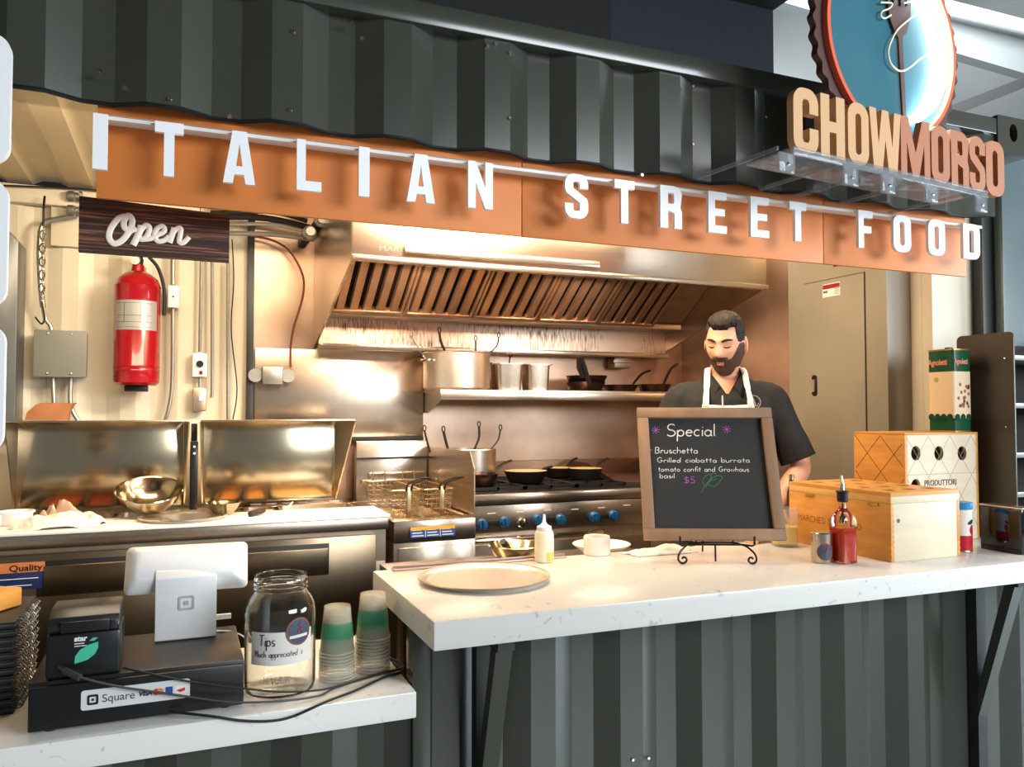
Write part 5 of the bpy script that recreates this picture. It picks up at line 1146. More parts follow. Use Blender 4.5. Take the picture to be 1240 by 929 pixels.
MB().box(CX0 + .0123, CX1, CY0, CY0 + .012, CZ - .0355, CZ - .0125, .001).box(CX0 + .0123, CX1, CY1 - .012, CY1, CZ - .0355, CZ - .0125, .001).box(CX1 - .012, CX1, CY0 + .0125, CY1 - .0125, CZ - .0355, CZ - .0125, .001).build('lid_rim', pine_daylit, t)
for i in range(12):      # finger joints on the corner
    z = ZU + .006 + i*.0175
    if z + .009 < CZ - .04: MB().box(CX0 - .0006, CX0 + .013, CY0 - .0006, CY0 + .0118, z, z + .009).build('finger_joint', pine, t)
for i in range(12):
    z = ZU + .006 + i*.0175
    if z + .009 < CZ - .04: MB().box(CX1 - .013, CX1 + .0006, CY0 - .0006, CY0 + .0118, z, z + .009).build('finger_joint', pine, t)
for yy in (2.27, 1.985):
    MB().box(CX0 - .004, CX0 - .0005, yy - .022, yy + .022, CZ - .047, CZ - .036, .001).build('latch', mat('brass', rgb(206, 160, 80), .3, .9), t)
c = P(1085, 631, CY0); MB().lathe([(0, 0), (.007, 0), (.007, .001), (0, .001)], (0, 0, 0), 14, mtx=Matrix.Translation((c[0] + .010, CY0 - .0002, c[2] + .0)) @ Matrix.Rotation(PI/2, 4, 'X')).build('peg', mat('peg_brown', rgb(110, 76, 58), .6), t)
burn = mat('branding_brown', rgb(150, 92, 40), .7)
MCR = frame((CX0 - .0004, 0, 0), (0, -1, 0), (0, 0, 1))
zl = ZU + .085
text('lettering', 'MARCHESI', .034, burn, t, MCR @ Matrix.Translation((-2.345, zl, 0)), .0003, sx=.86) if False else None
text('branded_lettering', 'MARCHESI DI BAROLO', .032, burn, t, MCR @ Matrix.Translation((-2.335, zl, 0)), .0003, sx=.92)
# second crate behind
KX0, KX1, KY0, KY1, KZ = 2.452, 2.835, 2.155, 2.395, 1.468
t = thing('wine_crate', 'taller lattice marked wooden wine crate with round end holes behind the honey crate', 'crate', ((KX0+KX1)/2, (KY0+KY1)/2, ZU))
MB().box(KX0, KX0 + .012, KY0, KY1, ZU, KZ, .001).build('side_panel', pine, t); MB().box(KX1 - .012, KX1, KY0, KY1, ZU, KZ, .001).build('side_panel', pine, t)
MKf = frame((0, KY0 + .006, 0), (1, 0, 0), (0, 0, 1))
holes = []
for px_, py_ in ((1109, 549), (1137, 549), (1165, 549), (1109, 589), ):
    k = P(px_, py_, KY0); holes.append(circ(k[0], k[2], .024, .027, n=28))
poly_curve('end_panel', [rrect(KX0 + .0123, KX1 - .0123, ZU, KZ, .001)] + holes, .012, pine_daylit, t, MKf)
MB().box(KX0 + .0123, KX1 - .0123, KY1 - .012, KY1, ZU, KZ - .0003).build('end_panel', pine_daylit, t)
MB().box(KX0, KX1, KY0, KY1, KZ + .0003, KZ + .008, .001).build('lid', pine, t)
MB().box(KX0 + .0125, KX1 - .0125, KY0 + .0125, KY1 - .0125, ZU, ZU + .01).build('bottom', pine, t)
lm = mat('lattice_line', rgb(92, 62, 36), .7)
def lattice(Mx, x0, x1, z0, z1, step, r, ratio):
    q = MB(); n = Mx.col[2].xyz; H = z1 - z0; Wd = H/ratio
    k = -6
    while x0 + k*step < x1 + Wd:
        for s in (1, -1):
            pts = []
            for i in range(41):
                z = z0 + H*i/40; x = x0 + k*step + s*(z - z1)/ratio
                if x0 <= x <= x1: pts.append(Mx @ Vector((x, z, 0)))
            if len(pts) > 1: q.tube([pts[0], pts[-1]], r, 4, flat=(n, .3))
        k += 1
    return q
lattice(frame((0, KY0 - .0002, 0), (1, 0, 0), (0, 0, 1)), KX0 + .006, KX1 - .006, ZU + .02, KZ - .004, .113, .0009, 1.35).build('lattice', mat('lattice_line_pale', rgb(150, 132, 108), .7), t)
lattice(frame((KX0 - .0002, 0, 0), (0, -1, 0), (0, 0, 1)), -KY1 + .004, -KY0 - .004, ZU + .02, KZ - .004, .125, .0014, 1.1).build('lattice', lm, t)
k = P(1128, 583, KY0)
zq = P(1137, 574, KY0)[2]; MB().box(KX0 + .0125, KX1 - .0125, KY0 - .0006, KY0 - .0001, zq - .0006, zq + .0006).build('plank_seam', MAT['lattice_line_pale'], t)
MX = frame((P(1119, 583, KY0)[0], KY0 - .0006, k[2] - .016), (1, 0, 0), (0, 0, 1))
text('lettering', 'PRODUTTORI', .030, mat('ink_brown', rgb(70, 56, 46), .6), t, MX, .0003, sx=.9, bold=.0004)
# tall olive oil can on the second crate
OX0, OX1, OY0, OY1, OZ0, OZ1 = 2.735, 2.832, 2.175, 2.29, KZ + .0085, KZ + .0085 + .318
green = mat('can_green', rgb(18, 78, 50), .25); cream_l = mat('can_cream', rgb(232, 208, 172), .3)
t = thing('olive_oil_can', 'tall green and cream oil can standing on the lattice crate', 'can', ((OX0+OX1)/2, (OY0+OY1)/2, OZ0))
rr = lambda e, z: [((OX0+OX1)/2 + u, (OY0+OY1)/2 + v, z) for u, v in rrect(-(OX1-OX0)/2 - e, (OX1-OX0)/2 + e, -(OY1-OY0)/2 - e, (OY1-OY0)/2 + e, .012, 3)]
MB().loft([rr(0, OZ0), rr(0, OZ0 + .045), rr(0, OZ1 - .08), rr(0, OZ1)]).build('body', green, t)
MB().loft([rr(.0008, OZ0 + .052), rr(.0008, OZ1 - .085)], cap=False).build('label', cream_l, t)
MB().loft([rr(.002, OZ1 - .003), rr(.002, OZ1 + .003), rr(-.004, OZ1 + .003), rr(-.004, OZ1 - .001)], cap=False).loft([rr(.002, OZ0 - .0), rr(.002, OZ0 + .005)], cap=False).build('rim', MAT['brass'], t)
salmon = mat('lettering_salmon', rgb(236, 150, 122), .5)
MA = frame((OX0 - .0012, 0, 0), (0, -1, 0), (0, 0, 1)); MA2 = frame((0, OY0 - .0012, 0), (1, 0, 0), (0, 0, 1))
text('lettering', 'Agnoletti', .031, salmon, t, MA @ Matrix.Translation((-OY1 + .006, OZ1 - .058, 0)), .0004, sx=.72, bold=.0007)
text('lettering', 'Agnoletti', .028, salmon, t, MA2 @ Matrix.Translation((OX0 + .006, OZ1 - .055, 0)), .0004, sx=.68, bold=.0006)
q = MB()
for i in range(4): q.lathe([(0, 0), (.014, 0), (.013, .001), (0, .001)], (OX0 - .0008, OY0 + .018 + i*.027, OZ0 + .056), 14, mtx=Matrix.Rotation(-PI/2, 4, 'Y'))
for i in range(3): q.lathe([(0, 0), (.014, 0), (.013, .001), (0, .001)], (OX0 + .018 + i*.03, OY0 - .0008, OZ0 + .056), 14, mtx=Matrix.Rotation(PI/2, 4, 'X'))
q.build('scalloped_band', green, t)
q = MB(); random.seed(4)
for i in range(22):
    q.lathe([(0, 0), (.007, 0), (.005, .0012), (0, .0012)], (OX0 + random.uniform(.02, .085), OY0 - .0008, OZ0 + random.uniform(.09, .19)), 8, mtx=Matrix.Rotation(PI/2, 4, 'X'))
q.build('printed_flowers', mat('print_rose', rgb(150, 86, 78), .5), t)
MB().lathe([(0, 0), (.010, 0), (.010, .001), (0, .001)], (OX0 - .0008, OY1 - .04, OZ1 - .115), 14, mtx=Matrix.Rotation(-PI/2, 4, 'Y')).build('printed_seal', mat('print_gold', rgb(190, 160, 100), .5), t)
MB().lathe([(0, 0), (.014, 0), (.014, .012), (0, .012)], ((OX0+OX1)/2, (OY0+OY1)/2, OZ1 - .0005), 20).build('cap', mat('cap_dark', rgb(40, 60, 46), .4), t)
# tin shaker and oil bottle
k = uz(995, 683); c = (k[0] + .022, k[1] + .022, ZU)
t = thing('shaker_tin', 'short steel shaker tin with a round emblem in front of the honey crate', 'tin', c)
MB().lathe([(0, 0), (.031, 0), (.033, .003), (.033, .072), (.0335, .0725), (.0335, .094), (.031, .097), (0, .097)], c, 40).build('body', steel, t)
def ring_on(cx, cy, r, x, z, rad, off): return Vector((cx + (r + off)*math.cos(-PI/2 + x/r), cy + (r + off)*math.sin(-PI/2 + x/r), z))
def emblem(t, c, r, x, z, s):
    n = 26
    q = MB(); q.loft([[ring_on(c[0], c[1], r, x + k_*s*math.cos(2*PI*i/n), c[2] + z + k_*s*math.sin(2*PI*i/n), 0, .0006) for i in range(n)] for k_ in (1, .6, .3, .02)], cap=False); e = q.build('emblem', em_blue, t)
    q = MB(); q.loft([[ring_on(c[0], c[1], r, x + k_*s*math.cos(2*PI*i/n), c[2] + z + k_*s*math.sin(2*PI*i/n), 0, .0012) for i in range(n)] for k_ in (1.06, .92)], cap=False); q.build('emblem_rim', em_red, e)
    q = MB(); q.tube([ring_on(c[0], c[1], r, x + u*s, c[2] + z + v*s, 0, .0014) for u, v in ((-.1, -.2), (.02, .1), (.2, .35), (.1, .6), (.25, .8))], s*.07, 5); q.build('emblem_mark', em_red, e)
emblem(t, c, .033, -.013, .038, .026)
k = uz(1023, 683); c = (k[0] + .018, k[1] + .024, ZU)
t = thing('oil_bottle', 'square glass bottle of red oil with a black and steel pourer', 'bottle', c)
rr = lambda s, z, rad=.006: [(c[0] + u, c[1] + v, c[2] + z) for u, v in rrect(-s, s, -s, s, min(rad, s*.98), 4)]
MB().loft([rr(.029, 0), rr(.031, .003), rr(.031, .135, .007), rr(.028, .150, .012), rr(.018, .166, .0175), rr(.0125, .176, .0122), rr(.0125, .193, .0122)]).build('glass_body', glass, t)
MB().loft([rr(.0285, .006, .006), rr(.0285, .112, .006)]).build('red_oil', mat('red_oil', rgb(228, 58, 10), .15, trans=.2), t)
MB().lathe([(0, .1935), (.014, .1935), (.017, .197), (.017, .222), (.020, .224), (.020, .228), (.010, .231), (0, .231)], c, 24).build('stopper', black_plastic, t)
MB().tube(cr([(c[0], c[1], c[2] + .231), (c[0] - .001, c[1], c[2] + .255), (c[0] - .007, c[1] - .002, c[2] + .280)]), [.0062]*6 + [.005, .0048, .0046, .0044, .0042, .004, .004], 10).build('spout', chrome, t)
MB().tube([(c[0], c[1], c[2] + .19), (c[0], c[1], c[2] + .125)], .002, 6).build('inner_tube', black_plastic, t)
# tomato can, counter box, rack
k = uz(1172, 669); c = (k[0] + .010, k[1] + .034, ZU)
t = thing('tomato_can', 'food can with a blue lid and red tomato label beside the honey crate', 'can', c)
cr_ = .036
MB().lathe([(0, 0), (cr_, 0), (cr_ + .001, .002), (cr_, .004), (cr_, .15), (cr_ + .001, .152), (0, .152)], c, 36).build('body', steel, t)
MB().lathe([(cr_ + .0004, .005), (cr_ + .0004, .056)], c, 36).build('red_band', mat('can_red', rgb(186, 24, 40), .35), t)
MB().lathe([(cr_ + .0004, .0565), (cr_ + .0004, .149)], c, 36).build('white_label', paper, t)
MB().lathe([(cr_ + .003, .146), (cr_ + .003, .168), (cr_ + .001, .170), (0, .169)], c, 36).build('lid', mat('lid_blue', rgb(44, 132, 190), .35), t)
q = MB(); q.loft([[ring_on(c[0], c[1], cr_, .012 + k_*.014*math.cos(2*PI*i/20), c[2] + .075 + k_*.019*math.sin(2*PI*i/20), 0, .001) for i in range(20)] for k_ in (1, .5, .02)], cap=False); q.build('tomato_print', MAT['can_red'], t)
q = MB(); q.loft([[ring_on(c[0], c[1], cr_, .006 + k_*.016*math.cos(2*PI*i/12), c[2] + .103 + k_*.008*math.sin(2*PI*i/12) + .3*k_*.016*math.cos(2*PI*i/12), 0, .0012) for i in range(12)] for k_ in (1, .5, .02)], cap=False); q.build('leaf_print', MAT['can_green'], t)
NX = 2.628
t = thing('napkin_holder', 'dark glossy box at the right end of the upper counter reflecting the can', 'box', (NX + .03, 1.93, ZU))
MB().box(NX, NX + .06, 1.842, 1.995, ZU, ZU + .152, .003).build('body', black_gloss, t)
MB().box(NX - .002, NX + .062, 1.838, 1.997, ZU + .1525, ZU + .158, .002).build('top_edge', steel, t)
MB().box(NX - .003, NX - .0002, 1.85, 1.99, ZU, ZU + .016, .001).build('foot_strip', black_plastic, t)
t = thing('display_rack', 'tall dark steel rack with open shelves at the right end of the counter', 'rack', (3.1, 2.15, ZU))
rk = mat('rack_bronze', rgb(74, 66, 58), .4, .3)
RX_ = 2.885; ry0, ry1 = hit(1229, 500, 0, RX_).y, hit(1160, 500, 0, RX_).y; rzt = hit(1229, 401, 0, RX_).z
poly_curve('side_panel', [rrect(-ry1, -ry0, ZU, rzt, .02)], .006, rk, t, frame((RX_ + .003, 0, 0), (0, -1, 0), (0, 0, 1)))
poly_curve('side_panel', [rrect(-ry1, -ry0, ZU, rzt, .02)], .006, rk, t, frame((3.42, 0, 0), (0, -1, 0), (0, 0, 1)))
for y in (430, 488, 548, 596):
    z = hit(1238, y, 1, ry0).z; MB().box(RX_ + .0065, 3.416, ry0 + .004, ry1 - .03, z - .02, z, .002).build('shelf', mat('rack_shelf', rgb(150, 150, 146), .35, .6), t)
MB().box(RX_ + .0065, 3.416, ry1 - .029, ry1 - .024, ZU, rzt - .03).build('back_panel', mat('rack_back', rgb(30, 28, 26), .6), t)
for yy, zz in ((.14, .10), (.10, .36)): MB().sphere((RX_ - .0005, ry0 + .035, rzt - zz), .005, 8).build('screw', chrome, t)
# small jar and bottle between the chalkboard and the crate
c = (2.02, 2.30, ZU)
t = thing('yellow_jar', 'clear jar of yellow liquid between the chalkboard and the honey crate', 'jar', c)
MB().lathe([(0, 0), (.045, 0), (.047, .004), (.047, .135), (.045, .138), (.044, .135), (.044, .006), (0, .005)], c, 32).build('glass_body', mat('jar_plastic', rgb(220, 214, 200), .1, alpha=.18), t)
MB().lathe([(0, .012), (.0435, .012), (.0435, .07), (0, .07)], c, 32).build('yellow_liquid', mat('yellow_liquid', rgb(240, 196, 30), .2), t)
t = thing('wooden_spoon', 'wooden spoon handle leaning out of the jar of yellow liquid', 'spoon', (c[0], c[1], ZU + .08))
MB().tube([(c[0] + .025, c[1] + .0, ZU + .075), (c[0] - .040, c[1] + .02, ZU + .20)], .006, 8).build('handle', MAT['pine_light'], t)
c = (2.145, 2.403, ZU)
t = thing('bottle', 'slender dark bottle just showing over the back left corner of the honey crate', 'bottle', c)
MB().lathe([(0, 0), (.017, 0), (.018, .003), (.018, .16), (.016, .18), (.009, .205), (.009, .225), (0, .225)], c, 24).build('body', mat('dark_bottle', rgb(44, 34, 28), .15), t)
MB().lathe([(0, .2255), (.0105, .2255), (.0105, .245), (0, .246)], c, 20).build('cap', steel, t)
# ------------------------------------------------------------------ the chef
CHX, CHY, CHR = 2.07, 2.70, math.radians(-33)
MCf = Matrix.Translation((CHX, CHY, FL)) @ Matrix.Rotation(CHR, 4, 'Z')
t = thing('person', 'bearded man in a black shirt and white apron looking down behind the chalkboard', 'person', mtx=MCf)
skin = mat('skin', rgb(222, 164, 132), .42, 0, .05, 25, spec=.35)
MAT['skin'].node_tree.nodes['Principled BSDF'].inputs['Subsurface Weight'].default_value = .08
shirt_m = mat('black_shirt', rgb(26, 24, 22), .8, 0, .12, 12, bump=.1)
apron_m = mat('white_apron', rgb(238, 230, 212), .8)
hair_m = mat('dark_hair', rgb(34, 24, 19), .6, 0, .35, 90, (1.6, .4, .4), .5, spec=.3)
beard_m = mat('dark_beard', rgb(78, 50, 36), .65, 0, .35, 160, bump=.5)
def ell(cx, cy, z, rx, ry, n=28, p=2.0, tilt=0):
    out = []
    for i in range(n):
        a = 2*PI*i/n; c, s = math.cos(a), math.sin(a)
        out.append((cx + rx*math.copysign(abs(c)**(2/p), c), cy + ry*math.copysign(abs(s)**(2/p), s), z + tilt*s))
    return out
# torso sections (z, centre y, half width, half depth)
TOR = [(.78, .01, .150, .110), (.86, .01, .165, .120), (.95, .0, .168, .122), (1.05, -.01, .160, .118), (1.15, -.018, .168, .122), (1.25, -.022, .185, .128), (1.35, -.02, .190, .125), (1.40, -.014, .184, .116), (1.438, -.006, .162, .100), (1.468, .002, .130, .086), (1.494, .008, .096, .074), (1.516, .010, .068, .062)]
def limb(mb, pts, rad, n=16): mb.tube(cr(pts, 5), [rad[min(len(rad)-1, i//5)]*(1 - (i % 5)/5) + rad[min(len(rad)-1, i//5 + 1)]*((i % 5)/5) for i in range(5*(len(pts)-1) + 1)], n)
SH = {1: (.176, .0, 1.402), -1: (-.176, .0, 1.402)}
EL = {1: (.290, -.02, 1.14), -1: (-.275, -.03, 1.13)}
WR = {1: (.150, -.215, .945), -1: (-.120, -.215, .945)}
HD = {1: (.085, -.290, .912), -1: (-.050, -.290, .912)}
def head_pt(dx, dy, dz):
    x = dx*.077; y = dy*.098; z = dz*.122
    k = max(0, -z/.122)
    x *= 1 - .30*k**1.6; 
    if dy > 0: y *= 1 - .42*k
    else: y *= 1 - .10*k**2
    if dy < -.05:
        y = y*(1 - .05*math.exp(-(x/.05)**2))
        g = lambda u, s: math.exp(-(u/s)**2)
        prof = 0
        if -.042 < z < .036: u = (.036 - z)/.070; prof = u**1.2 if u < .92 else max(0, (1 - (u - .92)/.19))
        y -= .031*g(x, .0095 + .006*max(0, min(1, (.01 - z)/.04)))*prof
        y += .010*g(abs(x) - .031, .016)*g(z - .010, .012)
        y -= .0075*g(abs(x) - .031, .011)*g(z - .009, .009)
        y -= .006*g(z - .032, .010)*g(x, .05)
        y -= .006*g(z + .056, .006)*g(x, .022) + .006*g(z + .070, .006)*g(x, .020)
        y += .004*g(z + .063, .0028)*g(x, .024)
        y -= .012*g(z + .098, .018)*g(x, .022)
        y -= .004*g(abs(x) - .045, .018)*g(z + .018, .02)
    return Vector((x, y, z))
HMx = Matrix.Translation((.0, -.050, 1.628)) @ Matrix.Rotation(math.radians(-22), 4, 'Z') @ Matrix.Rotation(math.radians(14), 4, 'X') @ Matrix.Rotation(math.radians(3), 4, 'Y')
def head_grid(nu, nv, off=None, sel=None):
    """grid on the head surface; off(p, d) pushes out, sel(p) keeps faces"""
    V = []; 
    for j in range(nv+1):
        ph = PI*j/nv; row = []
        for i in range(nu):
            a = 2*PI*i/nu - PI/2; d = (math.sin(ph)*math.cos(a), math.sin(ph)*math.sin(a), math.cos(ph))
            p = head_pt(*d); row.append((p, Vector(d)))
        V.append(row)
    return V
def shell(name, fn, m, parent, nu=120, nv=90):
    """skin-hugging shell (hair, beard): thickness fn(p, d) > 0 where it grows"""
    V = head_grid(nu, nv); q = MB(); bm = q.bm; vo = {}; vi = {}
    T = [[fn(p, d) for p, d in r] for r in V]
    def vout(j, i):
        if (j, i) not in vo:
            p, d = V[j][i]; th = T[j][i]; vo[j, i] = bm.verts.new(MCf @ HMx @ (p + d*max(.0006, th)))
        return vo[j, i]
    def vin(j, i):
        if (j, i) not in vi: p, d = V[j][i]; vi[j, i] = bm.verts.new(MCf @ HMx @ (p - d*.004))
        return vi[j, i]
    keep = set()
    for j in range(nv):
        for i in range(nu):
            i2 = (i+1) % nu
            if max(T[j][i], T[j][i2], T[j+1][i], T[j+1][i2]) > 0: keep.add((j, i))
    for j, i in keep:
        i2 = (i+1) % nu; Q = [(j, i), (j, i2), (j+1, i2), (j+1, i)]
        try:
            bm.faces.new([vout(*x) for x in Q]); bm.faces.new([vin(*x) for x in reversed(Q)])
        except ValueError: pass
        for (aj, ai), e in (((j-1, i), (Q[0], Q[1])), ((j+1, i), (Q[2], Q[3])), ((j, (i-1) % nu), (Q[3], Q[0])), ((j, i2), (Q[1], Q[2]))):
            if (aj, ai) not in keep:
                try: bm.faces.new((vout(*e[0]), vin(*e[0]), vin(*e[1]), vout(*e[1])))
                except ValueError: pass
    return q.build(name, m, parent, smooth=80)
def remeshed(mb, name, m, parent, vox, smooth_it=4):
    bmesh.ops.recalc_face_normals(mb.bm, faces=mb.bm.faces)
    me = bpy.data.meshes.new('tmp'); mb.bm.to_mesh(me); mb.bm.free()
    o = bpy.data.objects.new('tmp', me); COL.objects.link(o)
    r = o.modifiers.new('r', 'REMESH'); r.mode = 'VOXEL'; r.voxel_size = vox
    if smooth_it: s = o.modifiers.new('s', 'SMOOTH'); s.iterations = smooth_it; s.factor = .5
    dg = bpy.context.evaluated_depsgraph_get(); me2 = bpy.data.meshes.new_from_object(o.evaluated_get(dg)); bpy.data.objects.remove(o)
    me2.name = name; return me2
body = MB()
# head
V = head_grid(110, 84); n_ = 110
R_ = [[tuple(HMx @ p) for p, d in r] for r in V[1:-1]]
body.loft(R_, cap=True)
for s in (-1, 1):       # ears
    e = bmesh.new(); bmesh.ops.create_uvsphere(e, u_segments=14, v_segments=10, radius=1)
    body.merge(e, HMx @ Matrix.Translation((s*.079, .012, -.002)) @ Matrix.Rotation(math.radians(s*20), 4, 'Z') @ Matrix.Rotation(math.radians(-10), 4, 'X') @ Matrix.Diagonal((.009, .021, .034, 1)))
body.loft([ell(0, .012, 1.44, .078, .070), ell(0, .006, 1.48, .060, .060), ell(0, -.004, 1.52, .056, .058), ell(0, -.018, 1.56, .056, .060)])
body.loft([ell(0, y, z, a - .012, b - .012, p=2.3) for z, y, a, b in TOR])
for s in (1, -1):
    limb(body, [SH[s], tuple(Vector(SH[s]).lerp(Vector(EL[s]), .5)), EL[s], tuple(Vector(EL[s]).lerp(Vector(WR[s]), .35)), WR[s]], [.050, .049, .040, .041, .027])
    w_, h_ = Vector(WR[s]), Vector(HD[s]); d = (h_ - w_).normalized(); side = Vector((d.y, -d.x, 0)).normalized()*s; up = Vector((0, 0, 1))
    body.tube([w_, w_ + d*.03, w_ + d*.075, w_ + d*.098], [.026, .033, .038, .032], 12)
    for k, (o_, ln, rr_) in enumerate(((-.028, .066, .0085), (-.010, .076, .009), (.009, .072, .009), (.027, .056, .008))):
        b0 = w_ + d*.088 + side*o_; body.tube(cr([b0 - d*.02, b0 + d*ln*.45 + up*.004, b0 + d*ln*.8 - up*.010, b0 + d*ln*.95 - up*.028], 4), rr_, 8)
    b0 = w_ + d*.03 - side*.028; body.tube(cr([b0, b0 - side*.022 + d*.03 - up*.006, b0 - side*.020 + d*.062 - up*.018], 4), .0098, 8)
    limb(body, [(s*.09, .01, .86), (s*.10, 0, .66), (s*.105, -.005, .47), (s*.105, .01, .28), (s*.105, .02, .08)], [.082, .074, .055, .054, .036])
    body.tube([(s*.105, .03, .05), (s*.11, -.05, .035), (s*.115, -.13, .028)], [.042, .042, .030], 12)
me = remeshed(body, 'body', skin, t, .0045, 2)
link('body', me, skin, t, local=True, smooth=80)
# shirt
sh = MB()
sh.loft([ell(0, y, z, a, b, p=2.3) for z, y, a, b in TOR[:-1]] + [ell(0, .010, 1.505, .078, .070)])
for s in (1, -1):
    mid = Vector(SH[s]).lerp(Vector(EL[s]), .5); end = Vector(SH[s]).lerp(Vector(EL[s]), .93)
    limb(sh, [(s*.10, .0, 1.415), SH[s], tuple(mid), tuple(end)], [.066, .070, .069, .074], 20)
sme = remeshed(sh, 'shirt', shirt_m, t, .006, 6)
b2 = bmesh.new(); b2.from_mesh(sme)
for f in [f for f in b2.faces if (lambda c: c.y < .0 and c.z > 1.425 and abs(c.x) < .004 + .62*(c.z - 1.425))(f.calc_center_median())]: b2.faces.remove(f)
for v in b2.verts:
    if v.is_boundary and v.co.y < 0 and v.co.z > 1.42: v.co.x = math.copysign(.004 + .62*max(0, v.co.z - 1.425), v.co.x)
for v in b2.verts:
    k = noise.noise(v.co*9)*.006 + noise.noise(v.co*22)*.0025; v.co += v.normal*k
b2.to_mesh(sme); b2.free()
shirt = link('shirt', sme, shirt_m, t, local=True, smooth=80)
W = lambda x, y, z: tuple(MCf @ Vector((x, y, z)))
def front_y(x, z, off=0):
    for (z0, y0, a0, b0), (z1, y1, a1, b1) in zip(TOR, TOR[1:]):
        if z0 <= z <= z1:
            k = (z - z0)/(z1 - z0); y = y0 + (y1-y0)*k; a = a0 + (a1-a0)*k; b = b0 + (b1-b0)*k
            return y - b*max(0, 1 - min(1, abs(x)/a)**2.3)**(1/2.3) - off
    return -.08 - off
# collar
for s in (-1, 1):
    pts = [(s*.056, .052, 1.512), (s*.076, .0, 1.514), (s*.066, -.044, 1.498), (s*.046, -.074, 1.472), (s*.024, -.100, 1.440)]
    q = MB(); A = cr([Vector(p) for p in pts], 5); n = len(A)
    q.loft([[MCf @ (a + Vector((s*(.004 + .012*u + .020*u*(i/n)), -.004 - .014*u, .018*(1-u) - .034*u))) for i, a in enumerate(A)] for u in (0, .5, 1)], cap=False, closed=False)
    o = q.build('collar', shirt_m, shirt, smooth=80); so = o.modifiers.new('s', 'SOLIDIFY'); so.thickness = .004
q = MB()
for z in (1.405, 1.375): q.lathe([(0, 0), (.006, 0), (.005, .003), (0, .003)], W(.004, front_y(0, z, .008), z), 12, mtx=MCf.to_3x3().to_4x4() @ Matrix.Rotation(PI/2, 4, 'X'))
q.build('button', mat('button_dark', rgb(58, 54, 50), .3), shirt)
# crest on the shirt
q = MB(); cx_, cz_ = .100, 1.392; yy = front_y(cx_, cz_, .010)
q.tube([W(cx_ + .026*math.cos(a), front_y(cx_ + .026*math.cos(a), cz_ + .026*math.sin(a), .009), cz_ + .026*math.sin(a)) for a in [2*PI*i/24 for i in range(24)]], .0018, 5, closed=True)
q.tube([W(cx_ + u, front_y(cx_ + u, cz_ + v, .009), cz_ + v) for u, v in ((-.006, .018), (0, .004), (.006, -.016))], .0034, 5)
q.tube([W(cx_ + u, front_y(cx_ + u, cz_ + v, .009), cz_ + v) for u, v in ((-.018, .004), (-.006, -.012), (.012, -.016), (.018, -.004))], .0014, 5)
q.build('crest', mat('crest_grey', rgb(150, 142, 134), .7), shirt)
# apron: bib, skirt, neck straps, pen
q = MB(); n = 14
rows = []
for z in [.62, .7, .78, .86, .94, 1.02, 1.10, 1.18, 1.26, 1.33, 1.384]:
    hw = .17 if z < 1.0 else .17 - .072*((z - 1.0)/.384)
    rows.append([W(hw*(-1 + 2*i/n), front_y(hw*(-1 + 2*i/n), max(z, .781), .014) + (.0 if z > .78 else .0), z - .006*math.cos(PI*(i/n - .5))) for i in range(n+1)])
q.loft(rows, cap=False, closed=False)
apron = q.build('apron', apron_m, t, smooth=80); so = apron.modifiers.new('s', 'SOLIDIFY'); so.thickness = .004; so.offset = 0
for s in (-1, 1):
    ctl = [(s*.086, front_y(s*.086, 1.375, .016), 1.375), (s*.084, front_y(s*.084, 1.41, .020), 1.41), (s*.078, -.086, 1.462), (s*.073, -.046, 1.514), (s*.064, .012, 1.536), (s*.03, .066, 1.528), (0, .074, 1.524)]
    A = cr([Vector(p) for p in ctl], 6); q = MB(); L_ = []
    for i, a in enumerate(A):
        d = (A[min(i+1, len(A)-1)] - A[max(i-1, 0)]).normalized(); out_ = Vector((a.x*.8, a.y - .01 if i < 20 else a.y, .35 if 10 < i < 26 else 0)).normalized(); w_ = d.cross(out_).normalized()*.0122
        L_.append([MCf @ (a - w_), MCf @ (a + w_)])
    q.loft(L_, cap=False, closed=False); o = q.build('neck_strap', apron_m, apron, smooth=80); so = o.modifiers.new('s', 'SOLIDIFY'); so.thickness = .003; so.offset = 0
MB().tube([W(-.022, front_y(-.022, 1.36, .024), 1.35), W(-.022, front_y(-.022, 1.40, .022), 1.418)], .0035, 8).build('pen', alum, apron)
# trousers and shoes
tr = MB()
tr.loft([ell(0, .01, z, a, b, p=2.3) for z, a, b in ((.74, .168, .124), (.82, .168, .124), (.90, .170, .126), (.94, .166, .122))])
for s in (1, -1): limb(tr, [(s*.088, .01, .84), (s*.10, 0, .66), (s*.105, -.005, .47), (s*.105, .01, .28), (s*.105, .025, .07)], [.092, .086, .070, .066, .058], 18)
link('trousers', remeshed(tr, 'trousers', None, t, .010, 5), mat('dark_trousers', rgb(34, 34, 38), .8), t, local=True, smooth=80)
for s in (1, -1):
    q = MB(); q.loft([[MCf @ Vector((s*.11 + x*k, -.03 + y*k2, z)) for x, y in rrect(-.046, .046, -.13, .13, .044, 6)] for z, k, k2 in ((.001, 1, 1), (.02, 1.03, 1.02), (.05, .95, .96), (.085, .75, .6))]); q.build('shoe', black_plastic, t, smooth=60)
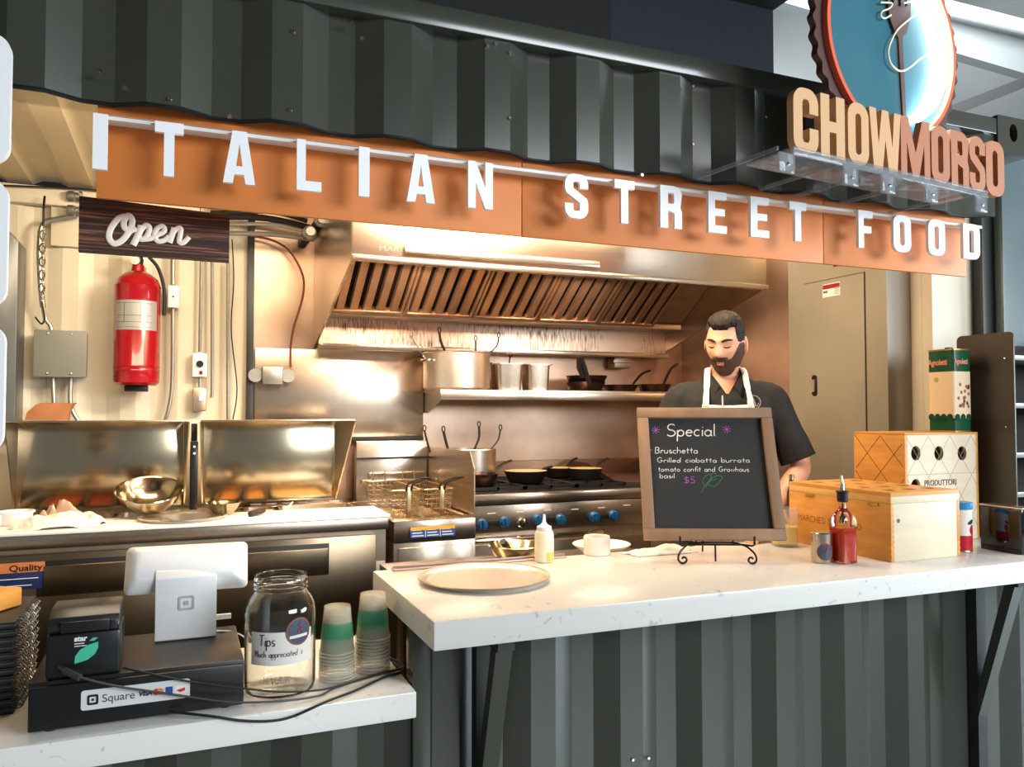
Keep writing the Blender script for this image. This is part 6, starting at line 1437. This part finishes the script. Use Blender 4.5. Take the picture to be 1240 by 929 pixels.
# hair, beard, brows, lashes, lips
g_ = lambda u, s: math.exp(-(u/s)**2)
def hair_fn(p, d):
    nz = noise.noise(Vector((p.x*90 + 9, p.y*26, p.z*26)))*.6 + noise.noise(Vector((p.x*210, p.y*60, p.z*60)))*.4
    ax = abs(p.x)
    if p.y < -.005:                                                     # forehead line, higher at the temples, then down to the sideburns
        line = .071 + .55*max(0, min(.016, ax - .024)) + .004*noise.noise(Vector((p.x*160, 3, 1)))
        k2 = max(0, (ax - .050)/.016); line -= .060*min(1, k2)**1.2
    else: line = -.002 if p.y < .03 else -.055
    k = p.z - line
    if k <= 0: return 0
    top = max(0, (p.z - .045)/.077)
    quiff = max(0, -p.y/.09)*top
    return max(.0012, min(1, k/.012 + .3)*(.0022 + .0185*min(1, top*1.6)**.8*(1 - .25*top) + .010*quiff + .0055*nz*min(1, .2 + top*1.5)))
shell('hair', hair_fn, hair_m, t, 200, 140)
def beard_fn(p, d):
    nz = .5 + .5*noise.noise(p*160)
    if d.y > .28 or p.z > .012: return 0
    ax = abs(p.x)
    cheek = -.047 + .056*max(0, min(1, (ax - .042)/.028))**1.4         # upper edge rises to the ears
    if ax < .030 and -.053 < p.z < -.040: return .0045 + .002*nz       # moustache
    if p.z > cheek: return 0
    if ax < .017 and -.074 < p.z < -.055: return 0                     # mouth
    if d.y > -.25 and ax < .045: return 0
    return min(1, (cheek - p.z)/.012 + .25)*(.0022 + .002*nz + .008*max(0, min(1, (-p.z - .06)/.05)))
shell('beard', beard_fn, beard_m, t)
def on_head(x, z, off=.0015):
    best = None
    for a in range(-60, 61):
        pass
    # march: find direction whose surface point has this x, z on the face side
    dx, dz = x/.077, z/.122
    for _ in range(12):
        r2 = 1 - dx*dx - dz*dz; dy = -math.sqrt(max(.0001, r2)); p = head_pt(dx, dy, dz)
        dx += (x - p.x)/.077; dz += (z - p.z)/.122
    return p + Vector((0, -off, 0))
for s in (-1, 1):
    q = MB(); q.tube([MCf @ HMx @ on_head(s*(.013 + .038*i/8), .026 + .007*math.sin(PI*(i/8)*.8), .001) for i in range(9)], [.003, .0045, .0054, .0054, .005, .0045, .004, .003, .002], 6); q.build('eyebrow', hair_m, t)
    q = MB(); q.tube([MCf @ HMx @ on_head(s*(.017 + .028*i/8), .0055 - .004*math.sin(PI*i/8), .0006) for i in range(9)], [.001, .0018, .0024, .0026, .0027, .0026, .0024, .0019, .001], 6); q.build('eyelashes', hair_m, t)
q = MB(); q.tube([MCf @ HMx @ on_head(-.018 + .036*i/8, -.0695, .0006) for i in range(9)], [.001, .003, .0042, .0046, .0048, .0046, .0042, .003, .001], 8); q.build('lower_lip', mat('lip', rgb(168, 92, 82), .4), t)
